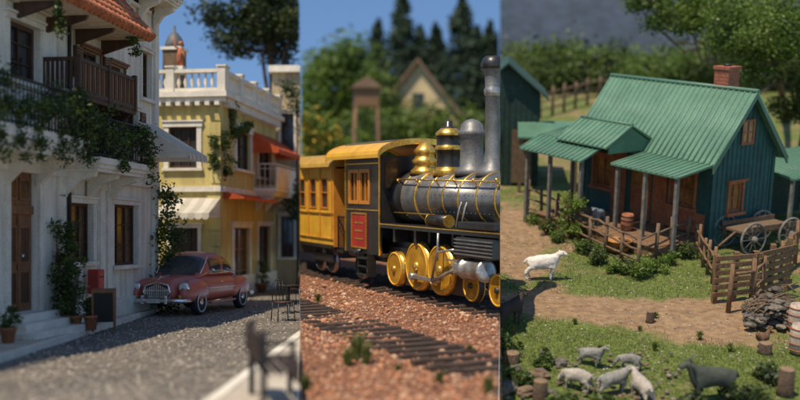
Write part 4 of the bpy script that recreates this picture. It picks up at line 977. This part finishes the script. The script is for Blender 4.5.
metal_roof(L0 - .3, .26, -ov, ez - ov * sl + .02, W / 2, rz + .02, GROOF)
metal_roof(L0 - .3, .26, W + ov, ez - ov * sl + .02, W / 2, rz + .02, GROOF)
b.tube([(L0 - .32, W / 2, rz + .08), (.28, W / 2, rz + .08)], .06, GROOFD, 8)
for s_ in (0, 1):
    ya = -ov if s_ == 0 else W + ov
    b.prism([(ya, ez - ov * sl - .12), (W / 2, rz - .12), (W / 2, rz + .018), (ya, ez - ov * sl + .018)], .22, .265, GROOFD, axis='X')
b.part('front_gable_roof')
gx0, gx1, gy, gz_ = -4.7, -2.45, -.75, 3.3
metal_roof(gx0, gx1, -1.75, 2.72, gy, gz_, GROOF); metal_roof(gx0, gx1, .1, 2.82, gy, gz_, GROOF)
b.tube([(gx0, gy, gz_ + .06), (gx1, gy, gz_ + .06)], .045, GROOFD, 8); b.prism([(-1.6, 2.55), (-.02, 2.55), (-.02, 2.83), (gy, gz_ - .02), (-1.6, 2.8)], gx1 - .12, gx1 - .06, GROOFD, axis='X'); b.prism([(-1.6, 2.55), (-.02, 2.55), (-.02, 2.83), (gy, gz_ - .02), (-1.6, 2.8)], gx0 + .06, gx0 + .12, TEAL, axis='X')
b.part('porch_roof')
metal_roof(L0 - .45, -2.85, -2.35, 2.32, -1.5, 2.68, GROOFD); metal_roof(L0 - .45, gx0 - .02, -1.5, 2.684, -.02, 2.9, GROOFD)
metal_roof(gx1 + .02, .2, -1.6, 2.25, -.02, 2.5, GROOFD)
b.part('porch')
b.box(L0 + .1, .0, -2.05, -.02, .0, .32, WOODB)
for i in range(18): x = L0 + .1 + i * .285; b.box(x, x + .27, -2.1, -.025, .322, .35, WOODB)
for (x, y, z) in ((L0 - .2, -2.2, 2.36), (-4.4, -2.2, 2.36), (-3.0, -2.2, 2.36), (-2.2, -1.5, 2.25), (-1.1, -1.5, 2.25), (.08, -1.5, 2.25), (L0 - .2, -.3, 2.6)):
    b.box(x - .05, x + .05, y - .05, y + .05, 0, z, WHEELG)
b.part('chimney'); chx = -1.05; cy = W / 2 + .2
b.box(chx - .25, chx + .25, cy - .22, cy + .22, 3.8, 5.0, MORT)
for r_ in range(11):
    z = 3.87 + r_ * .1
    for k in range(3):
        o = .08 if r_ % 2 else 0
        xa = chx - .26 + k * .18 + (o if k else 0); xb = min(chx + .26, xa + .165)
        b.box(xa, xb, cy - .235, cy + .235, z, z + .085, BRICK)
    for k in range(3): ya = cy - .232 + k * .155; b.box(chx - .262, chx + .262, ya, ya + .14, z + .004, z + .08, BRICK)
b.box(chx - .30, chx + .30, cy - .27, cy + .27, 4.98, 5.08, BRICK, bv=.01); b.lathe([(.12, 0), (.12, .06), (.09, .06)], (chx, cy, 5.08), IRON, n=12)
b.part('porch_items')
for k in range(4): b.leaves((-3.9 + k * .5, -2.25, .5 + R(-.1, .2)), .25, 90, .04, LF)
b.done()
# ---- fences
def fence(name, pts, h, m, sp=1.0, rails=(.35, .75), pr=.055, rr=.03, cap=True):
    b = B(name, P3)
    for p, q in zip(pts[:-1], pts[1:]):
        p = Vector(p); q = Vector(q); n = max(1, round((q - p).length / sp))
        for i in range(n + 1):
            c = p.lerp(q, i / n); z = fz(c.x, c.y); e = Vector((R(-.04, .04), R(-.04, .04), 0)); hh = h * R(.85, 1.15)
            b.tube([(c.x, c.y, z - .1), (c.x + e.x, c.y + e.y, z + hh)], [pr, pr * .85], m, 7)
        for i in range(n):
            a = p.lerp(q, i / n); c = p.lerp(q, (i + 1) / n)
            for rl in rails: b.tube([(a.x, a.y, fz(a.x, a.y) + h * rl + R(-.04, .04)), ((a.x + c.x) / 2, (a.y + c.y) / 2, fz(a.x, a.y) + h * rl + R(-.03, .03)), (c.x, c.y, fz(c.x, c.y) + h * rl + R(-.04, .04))], rr * R(.8, 1.2), m, 6)
    return b.done()
fence('yard_fence', [P3.gp(527, 214), P3.gp(556, 226), P3.gp(590, 247), P3.gp(638, 268), P3.gp(686, 250)], 1.0, WOODG, .75, (.25, .55, .85), .06, .035)
fence('back_fence', [P3.gp(540, 118), P3.gp(575, 108), P3.gp(610, 100)], 1.5, WOODG, 1.6, (.3, .6, .9), .09, .05)
b = B('paddock_fence', P3); pa = [P3.gp(714, 300), P3.gp(752, 296), P3.gp(786, 286)]
for p, q_ in zip(pa[:-1], pa[1:]):
    for i in range(3):
        c = p.lerp(q_, i / 2); b.box(c.x - .06, c.x + .06, c.y - .06, c.y + .06, -.1, 1.2 + R(-.1, .1), WOODB, bv=.01)
    an = math.atan2(q_.y - p.y, q_.x - p.x); Ln = (q_ - p).length
    for k in range(6):
        X = Matrix.Translation(p) @ Matrix.Rotation(an, 4, 'Z') @ Matrix.Rotation(R(-.02, .02), 4, 'Y')
        z = .1 + .18 * k; b.box(-.1 + R(-.05, .05), Ln + .1 + R(-.05, .05), -.1 - R(0, .01), -.065, z, z + .12, WOODB, X, bv=.008)
b.done()
fence('rail_fence', [P3.gp(728, 312), P3.gp(752, 306), P3.gp(795, 262)], 1.15, WOODB, .9, (.4, .8), .06, .04)
fence('side_fence', [P3.gp(690, 245), P3.gp(712, 282)], .9, WOODB, .7, (.4, .8), .05, .03)
def spoked(b, c, r, axis_an):
    X = Matrix.Translation(c) @ Matrix.Rotation(axis_an, 4, 'Z'); b.torus((0, 0, 0), (0, 1, 0), r, .035, WHEELG, 28, 6, X); b.lathe([(0, -.1), (.08, -.1), (.1, 0), (.08, .1), (0, .1)], (0, 0, 0), WHEELG, 'Y', 12, X)
    for k in range(10): a = math.pi * 2 * k / 10; b.tube([(0, 0, 0), (math.cos(a) * r, 0, math.sin(a) * r)], .02, WHEELG, 5, X)
p = P3.gp(752, 256); q_ = P3.gp(789, 250)
b = B('farm_wagon', P3); an = math.atan2(q_.y - p.y, q_.x - p.x)
nn = Vector((-math.sin(an), math.cos(an), 0))
for c in (p, q_):
    spoked(b, (c.x, c.y, .48), .45, an); spoked(b, (c.x + nn.x * 1.1, c.y + nn.y * 1.1, .48), .45, an); b.tube([(c.x, c.y, .48), (c.x + nn.x * 1.1, c.y + nn.y * 1.1, .48)], .04, WHEELG, 6)
X = Matrix.Translation(p) @ Matrix.Rotation(an, 4, 'Z'); Ln = (q_ - p).length
b.box(-.2, Ln + .4, .12, 1.0, .6, .66, WOODG, X)
b.box(-.2, Ln + .4, .08, .115, .68, .80, WOODG, X); b.box(-.2, Ln + .4, 1.0, 1.03, .68, .80, WOODG, X)
b.tube([(-.2, .5, .6), (-.8, .5, .25)], .035, WOODG, 6, X); b.done()
p = P3.gp(790, 226); b = B('lean_to_shelter', P3, frame(p.x, p.y, .85, .53))
b.prism([(-1.0, 1.75), (1.4, 2.1), (1.4, 2.15), (-1.0, 1.8)], -1.4, 2.2, GROOFD, axis='X')
for i in range(18): b.tube([(-1.38 + i * .21, -1.0, 1.81), (-1.38 + i * .21, 1.4, 2.16)], .022, GROOFD, 6)
for x in (-1.3, .4, 2.1): b.box(x - .05, x + .05, -.95, -.85, 0, 1.76, WHEELG); b.box(x - .05, x + .05, 1.2, 1.3, 0, 2.05, WHEELG)
b.box(-1.3, 2.1, 1.25, 1.3, .0, 2.0, SHED)
b.done()
# left shed
p2 = P3.gp(516, 185); b = B('garden_shed', P3, frame(p2.x, p2.y, 1, -.1))
b.part('walls'); b.box(-1.6, .8, 0, 3, 0, 3.4, SHED); b.prism([(-1.6, 3.4), (.8, 3.4), (-.4, 4.5)], 0, 3, SHED)
for i in range(12): b.box(-1.58 + i * .205, -1.54 + i * .205, -.02, -.002, .1, 3.4, SHED)
b.part('roof')
for s_ in (-1, 1): b.prism([(-.4, 4.52), (-.4, 4.6), (-.4 + s_ * 1.5, 3.3), (-.4 + s_ * 1.5, 3.22)], -.3, 3.4, SHEDR)
b.part('door'); b.box(-.2, .55, -.06, -.022, .1, 2.1, WOODG); b.box(-1.3, -.6, -.06, -.022, 1.2, 2.0, GLASS)
b.part('lean_roof'); b.prism([(-1.3, 1.95), (.1, 2.35), (.1, 2.42), (-1.3, 2.02)], .0, 2.2, GROOFD, axis='X')
for x in (.1, 2.1): b.box(x - .06, x + .06, -1.25, -1.13, 0, 1.97, WOODG)
b.done()
# dry-stone heap with brushwood beside the fence
DS = [mat('dark_stone_a', (.13, .105, .08), None, 4), mat('dark_stone_b', (.085, .068, .05), None, 4), mat('dark_stone_c', (.19, .155, .115), None, 4)]
b = B('stone_heap', P3)
for i in range(170):
    u = R(746, 794); hh = R(0, 1) ** 1.3; c = P3.gp(u, R(306, 330)); w_ = 1 - abs(u - 772) / 34; b.rock((c.x, c.y, .05 + .55 * hh * w_), R(.06, .13), rnd.choice(DS), 2, flat=.55)
for i in range(26):
    c = P3.gp(R(752, 788), R(308, 328)); an_ = R(0, 3.1); l = R(.25, .5); z = R(.35, .62); b.tube([(c.x - math.cos(an_) * l, c.y - math.sin(an_) * l * .5, z + R(-.1, .05)), (c.x, c.y, z + R(0, .06)), (c.x + math.cos(an_) * l, c.y + math.sin(an_) * l * .5, z + R(-.1, .1))], [.02, .022, .01], WOODG, 5)
b.done()
def barrel(name, P, c, r, h, m, hoop):
    b = B(name, P); b.lathe([(r * .82, 0), (r * .95, h * .25), (r, h * .5), (r * .95, h * .75), (r * .82, h), (r * .74, h), (r * .74, h - .05), (0, h - .05)], (c.x, c.y, c.z), m, n=20)
    for t in (.12, .36, .64, .88): b.torus((c.x, c.y, c.z + h * t), (0, 0, 1), r * (1.005 - .5 * (t - .5) ** 2 * 1.3), .014, hoop, 22, 5)
    return b.done()
barrel('wooden_barrel', P3, P3.gp(797, 330), .22, .6, mat('barrel_pale', (.48, .38, .29), None, 4, .7), RUST)
barrel('wooden_barrel', P3, P3.gp(799, 352), .22, .6, mat('barrel_pale', (.48, .38, .29)), RUST)
c = P3.gp(618, 252); b = B('wash_tub', P3); b.lathe([(.28, 0), (.38, .3), (.40, .31), (.36, .31), (.3, .2), (0, .2)], (c.x, c.y, .05), mat('tub_wood', (.5, .22, .065), None, 4, .7), n=22); b.torus((c.x, c.y, .2), (0, 0, 1), .345, .012, IRON, 22, 5); b.done()
c = XH @ Vector((-1.9, -1.3, .35)); barrel('wooden_barrel', P3, c, .2, .5, RUST, IRON)
def shrub(P, c, r, n=6, ms=LF, leaf=.05, nm='shrub', hgt=1.0, per=120):
    b = B(nm, P)
    for i in range(5): b.tube([(c.x, c.y, c.z - .05), (c.x + R(-.6, .6) * r, c.y + R(-.6, .6) * r, c.z + r * hgt)], [.02, .006], BARK, 5)
    for i in range(n): b.leaves((c.x + R(-.8, .8) * r, c.y + R(-.8, .8) * r, c.z + R(.15, 1.0) * r * hgt), r * R(.4, .65), per, leaf, ms)
    return b.done()
for (u, v, r) in ((640, 276, .33), (655, 270, .28), (600, 262, .26), (580, 252, .24), (560, 240, .26), (548, 232, .3), (690, 258, .3), (668, 262, .25), (612, 270, .2), (535, 222, .35), (706, 262, .22), (628, 272, .22), (590, 254, .24)):
    shrub(P3, P3.gp(u, v), r, 7, LF if rnd.random() < .5 else LB, .04)
shrub(P3, P3.gp(570, 238), .34, 16, [LB[1], LB[2], LB[2]], .045, 'tall_garden_plant', 4.2)
for (u, v) in ((520, 345), (575, 325), (700, 338), (655, 348), (600, 350), (545, 355), (760, 372), (640, 330), (512, 330), (655, 318), (730, 350)):
    p = P3.gp(u, v); weed(P3, (p.x, p.y, fz(p.x, p.y)), R(.12, .24), 50, [GM[0], GM[1], GM[1], GM[3]], 'grass_tuft')
for (u, v, r, ms) in ((545, 92, 2.2, LB), (582, 88, 1.8, LB), (655, 95, 2.2, LB), (688, 92, 1.8, LB), (620, 92, 1.4, LF), (515, 95, 2.0, LF), (560, 80, 1.5, LF), (710, 95, 2.2, LF), (600, 84, 1.8, LB)):
    shrub(P3, P3.gp(u, v), r, 18, ms, .14, 'bush', 1.1, 170)
def farmtree(base, cc, cr, ms, **k): return tree('leafy_tree', P3, tuple(base), 6, tuple(cc), cr, ms, **k)
bp_ = P3.gp(786, 120); ctr = Vector((0, 0, P3.h)) + P3.ray(768, 36) * 37
farmtree((bp_.x, bp_.y, 0), ctr, (2.6, 1.6, 1.7), LB, clumps=70, per=260, leaf=.075, tr=.22)
ctr = Vector((0, 0, P3.h)) + P3.ray(705, 8) * 42
bt = P3.gp(722, 105); farmtree((bt.x, bt.y, 0), ctr, (3.2, 1.6, 1.3), LB, clumps=55, per=240, leaf=.085, tr=.2)
ctr = Vector((0, 0, P3.h)) + P3.ray(805, 90) * 40
farmtree((ctr.x, ctr.y, 0), ctr, (1.4, 1.2, 1.6), LF, clumps=26, per=220, leaf=.09, tr=.15)
g = B('background_hill', P3, exact=True); HM = mat('dark_hill', (.045, .06, .085), (.028, .04, .058), .08, .95, .2, 1)
vs = []
for j in range(10):
    for i in range(41):
        x = -5 + 75 * i / 40; y = 82 + j * 4; vs.append((x, y, -1 + 17 * (j / 9) ** .6 + 1.0 * noise.noise(Vector((x * .12, j * .4, 0)))))
g.add(vs, [(j * 41 + i, j * 41 + i + 1, (j + 1) * 41 + i + 1, (j + 1) * 41 + i) for j in range(9) for i in range(40)], HM, True); g.done()
b = B('distant_trees', P3)
for i in range(130):
    u = R(500, 805); v = R(48, 78); c = P3.gp(u, v); c = c * (72 / c.y); b.leaves((c.x, c.y + R(-3, 3), R(.3, 2.4)), R(.8, 1.8), 80, .25, rnd.choice((LC, LD, LF)))
b.done()
# ---- foreground stones, stumps and leaves
RK = [mat('pale_rock', (.24, .205, .16), (.13, .11, .085), 3, .9, .8, 10), mat('grey_rock', (.15, .13, .105), (.08, .07, .055), 3, .9, .8, 10), mat('brown_rock', (.2, .13, .08), (.12, .08, .05), 3, .9, .8, 10)]
b = B('rocks', P3)
for (u, v, r, k) in ((560, 364, .13, 1), (540, 376, .16, 2), (545, 354, .11, 1), (505, 392, .2, 1), (526, 394, .15, 2), (516, 372, .14, 1), (532, 384, .12, 2), (552, 398, .15, 1)):
    p = P3.gp(u, v); b.rock((p.x, p.y, r * .3), r, RK[k], 3)
for i in range(110):
    p = P3.gp(R(500, 680), R(352, 405)); r = R(.025, .06); b.rock((p.x, p.y, r * .3), r, rnd.choice(RK), 2)
b.done()
LG = mat('cut_wood', (.26, .17, .09), (.16, .10, .055), 8, .85, .2, 20)
for (u, v, r, h) in ((540, 402, .13, .42), (512, 362, .15, .2), (765, 352, .13, .2), (785, 394, .14, .5), (650, 322, .09, .25)):
    p = P3.gp(u, v); b = B('tree_stump', P3); b.lathe([(r * 1.3, -.05), (r * 1.05, h * .2), (r, h), (r * .9, h + .01), (0, h)], (p.x, p.y, 0), BARK, n=14, mf=lambda i: BARK if i < 2 else LG); b.done()
for (u, v, r) in ((744, 404, .3), (560, 408, .24), (522, 386, .24), (500, 352, .3), (772, 380, .25), (690, 408, .25), (545, 366, .18), (600, 408, .2)):
    shrub(P3, P3.gp(u, v), r, 7, LD if u > 600 else LF, .06, 'dark_plant', .8)

# ---- animals
def fourlegs(P, pos, an, sc, cf, name, leg=1.0, fat=1.0, horns=True, graze=False, wool=0.0):
    X = Matrix.Translation(pos) @ Matrix.Rotation(an, 4, 'Z') @ Matrix.Scale(sc, 4)
    b = B(name, P); dz = -.44 * (1 - leg)
    if graze: hd = [(.50, 0, .60), (.60, 0, .44), (.68, 0, .30), (.72, 0, .18)]
    else: hd = [(.47, 0, .78), (.54, 0, .90), (.65, 0, .90), (.77, 0, .83)]
    V = [(-.35, 0, .62), (-.12, 0, .60), (.15, 0, .60), (.36, 0, .66)] + hd + [(-.47, 0, .66), (-.54, 0, .56)]
    V = [(x, y, z + dz) for x, y, z in V]
    Rr = [(.17 * fat, .19 * fat), (.21 * fat, .22 * fat), (.21 * fat, .22 * fat), (.17 * fat, .19 * fat), (.12, .13), (.095, .10), (.08, .08), (.05, .05), (.06, .06), (.03, .03)]
    E = [(0, 1), (1, 2), (2, 3), (3, 4), (4, 5), (5, 6), (6, 7), (0, 8), (8, 9)]
    for s_ in (1, -1):
        for (x, fr_, root) in ((.33, True, 3), (-.36, False, 0)):
            o = len(V); dx = .04 * s_
            if fr_: V += [(x + .02, s_ * .11, .46 * leg), (x + dx, s_ * .12, .27 * leg), (x + dx - .01, s_ * .12, .08), (x + dx + .03, s_ * .12, .025)]; Rr += [.08, .045, .034, .04]
            else: V += [(x + .05, s_ * .12, .44 * leg), (x - .09 + dx, s_ * .125, .27 * leg), (x - .05 + dx, s_ * .125, .08), (x - .01 + dx, s_ * .125, .025)]; Rr += [.10, .046, .034, .04]
            E += [(root, o), (o, o + 1), (o + 1, o + 2), (o + 2, o + 3)]
    skin_add(b, V, E, Rr, cf, X, sub=3 if wool else 2, rough=wool)
    dk = mat('hoof', (.03, .025, .02)); h0 = Vector(V[5]); h1 = Vector(V[6]); h2 = Vector(V[7]); up = Vector((0, 0, 1)) if not graze else Vector((.8, 0, .5))
    for s_ in (1, -1):
        sd_ = Vector((0, s_, 0)); e = h0 + up * .04
        b.tube([e + sd_ * .07, e + sd_ * .15 - up * .01, e + sd_ * .20 - up * .06], [.02, .036, .008], cf, 6, X)
        b.ell(h1 + sd_ * .07 + up * .03, .015, dk, 8, 6, X)
        if horns: b.tube([h0 + sd_ * .04 + up * .08, h0 + sd_ * .05 + up * .17 + Vector((-.03, 0, 0)), h0 + sd_ * .06 + up * .2 + Vector((-.1, 0, 0))], [.02, .015, .004], WHEELG, 6, X)
        b.ell(h2 + (h2 - h1).normalized() * .045 + sd_ * .02, .01, dk, 6, 4, X)
    return b.done()
WH = mat('white_fleece', (.78, .72, .64), (.66, .59, .51), 5, .95, .8, 40, fine=.1); BK = mat('dark_fur', (.05, .035, .025), (.03, .022, .016), 4, .9, .4, 40)
GRF = mat('grey_fur', (.30, .28, .24), (.18, .165, .14), 5, .95, .6, 40); PGF = mat('pale_fur', (.46, .40, .33), (.32, .27, .22), 5, .95, .6, 40); DGF = mat('charcoal_fur', (.07, .075, .055), (.035, .04, .03), 4, .9, .5, 40)
p = P3.gp(541, 279); fourlegs(P3, (p.x, p.y, fz(p.x, p.y)), -.1, .84, WH, 'white_sheep', leg=.9, fat=1.12, horns=False, wool=.02)
p = P3.gp(509, 324); fourlegs(P3, (p.x, p.y, fz(p.x, p.y)), .7, .75, BK, 'dark_goat')
p = XH @ Vector((-2.9, -1.5, .35)); fourlegs(P3, (p.x, p.y, p.z), -2.2, .6, mat('bluegrey_fur', (.2, .24, .28), None, 4, .9), 'grey_goat', horns=False)
for (u, v, an, s_, m_, gr) in ((578, 386, 2.6, .58, PGF, True), (612, 390, .3, .6, GRF, False), (642, 398, 1.9, .60, PGF, False), (590, 364, -.5, .5, GRF, False), (630, 366, 2.9, .45, GRF, True)):
    p = P3.gp(u, v); fourlegs(P3, (p.x, p.y, fz(p.x, p.y)), an, s_, m_, 'grey_sheep', leg=.85, fat=1.1, horns=False, graze=gr, wool=.02)
p = P3.gp(712, 400); fourlegs(P3, (p.x, p.y, fz(p.x, p.y)), 3.3, .9, DGF, 'dark_goat', leg=.8, fat=1.0)
p = P3.gp(762, 345); X = Matrix.Translation((p.x, p.y, fz(p.x, p.y))) @ Matrix.Rotation(.5, 4, 'Z'); b = B('hen', P3); HN = mat('hen_feathers', (.16, .08, .04), None, 5, .9)
skin_add(b, [(0, 0, .2), (.1, 0, .22), (.16, 0, .32), (.19, 0, .38), (-.1, 0, .24), (-.2, 0, .34)], [(0, 1), (1, 2), (2, 3), (0, 4), (4, 5)], [.1, .08, .045, .04, .08, .03], HN, X)
b.tube([(.22, 0, .38), (.27, 0, .37)], [.015, .003], YELP, 5, X); b.ell((.19, 0, .43), (.03, .008, .025), RED, 6, 5, X)
for s_ in (1, -1): b.tube([(0, s_ * .04, .13), (.01, s_ * .04, .0), (.05, s_ * .04, .0)], .008, YELP, 5, X); b.ell((-.02, s_ * .085, .22), (.1, .02, .055), HN, 8, 6, X)
b.done()

# ================================================================ light, sky, camera
sd = Vector((-.25, -.38, .78)).normalized()
su = bpy.data.lights.new('sun', 'SUN'); su.energy = 5.0; su.angle = math.radians(.5); su.color = (1, .88, .70)
so = bpy.data.objects.new('sun', su); bpy.context.scene.collection.objects.link(so); so.rotation_euler = sd.to_track_quat('Z', 'Y').to_euler(); so.location = (-20, -10, 40)
w = bpy.data.worlds.new('World'); bpy.context.scene.world = w; w.use_nodes = True; N = w.node_tree.nodes; L = w.node_tree.links
sk = N.new('ShaderNodeTexSky'); sk.sky_type = 'NISHITA'; sk.sun_disc = False; sk.sun_elevation = math.asin(sd.z); sk.sun_rotation = math.atan2(sd.x, sd.y) % (2 * math.pi); sk.dust_density = .2; sk.air_density = 1.0; sk.ozone_density = 1.4
tc = N.new('ShaderNodeTexCoord'); ad = N.new('ShaderNodeVectorMath'); ad.operation = 'ADD'; ad.inputs[1].default_value = (0, 0, .22); nm = N.new('ShaderNodeVectorMath'); nm.operation = 'NORMALIZE'
L.new(tc.outputs['Generated'], ad.inputs[0]); L.new(ad.outputs[0], nm.inputs[0]); L.new(nm.outputs[0], sk.inputs['Vector'])
hs_ = N.new('ShaderNodeHueSaturation'); hs_.inputs['Saturation'].default_value = 1.12; L.new(sk.outputs[0], hs_.inputs['Color'])
L.new(hs_.outputs[0], N['Background'].inputs['Color']); N['Background'].inputs['Strength'].default_value = .15
cd = bpy.data.cameras.new('camera'); co = bpy.data.objects.new('camera', cd); bpy.context.scene.collection.objects.link(co); bpy.context.scene.camera = co
co.location = CAM; co.rotation_euler = (math.radians(90), 0, 0); cd.sensor_width = 36; cd.lens = 45; cd.shift_y = (VH - 200) / 800; cd.clip_end = 2000; cd.clip_start = .1
cd.dof.use_dof = True; cd.dof.focus_distance = 24.0; cd.dof.aperture_fstop = .045 / .19
sc = bpy.context.scene; sc.view_settings.view_transform = 'Standard'; sc.view_settings.look = 'None'; sc.view_settings.exposure = 0
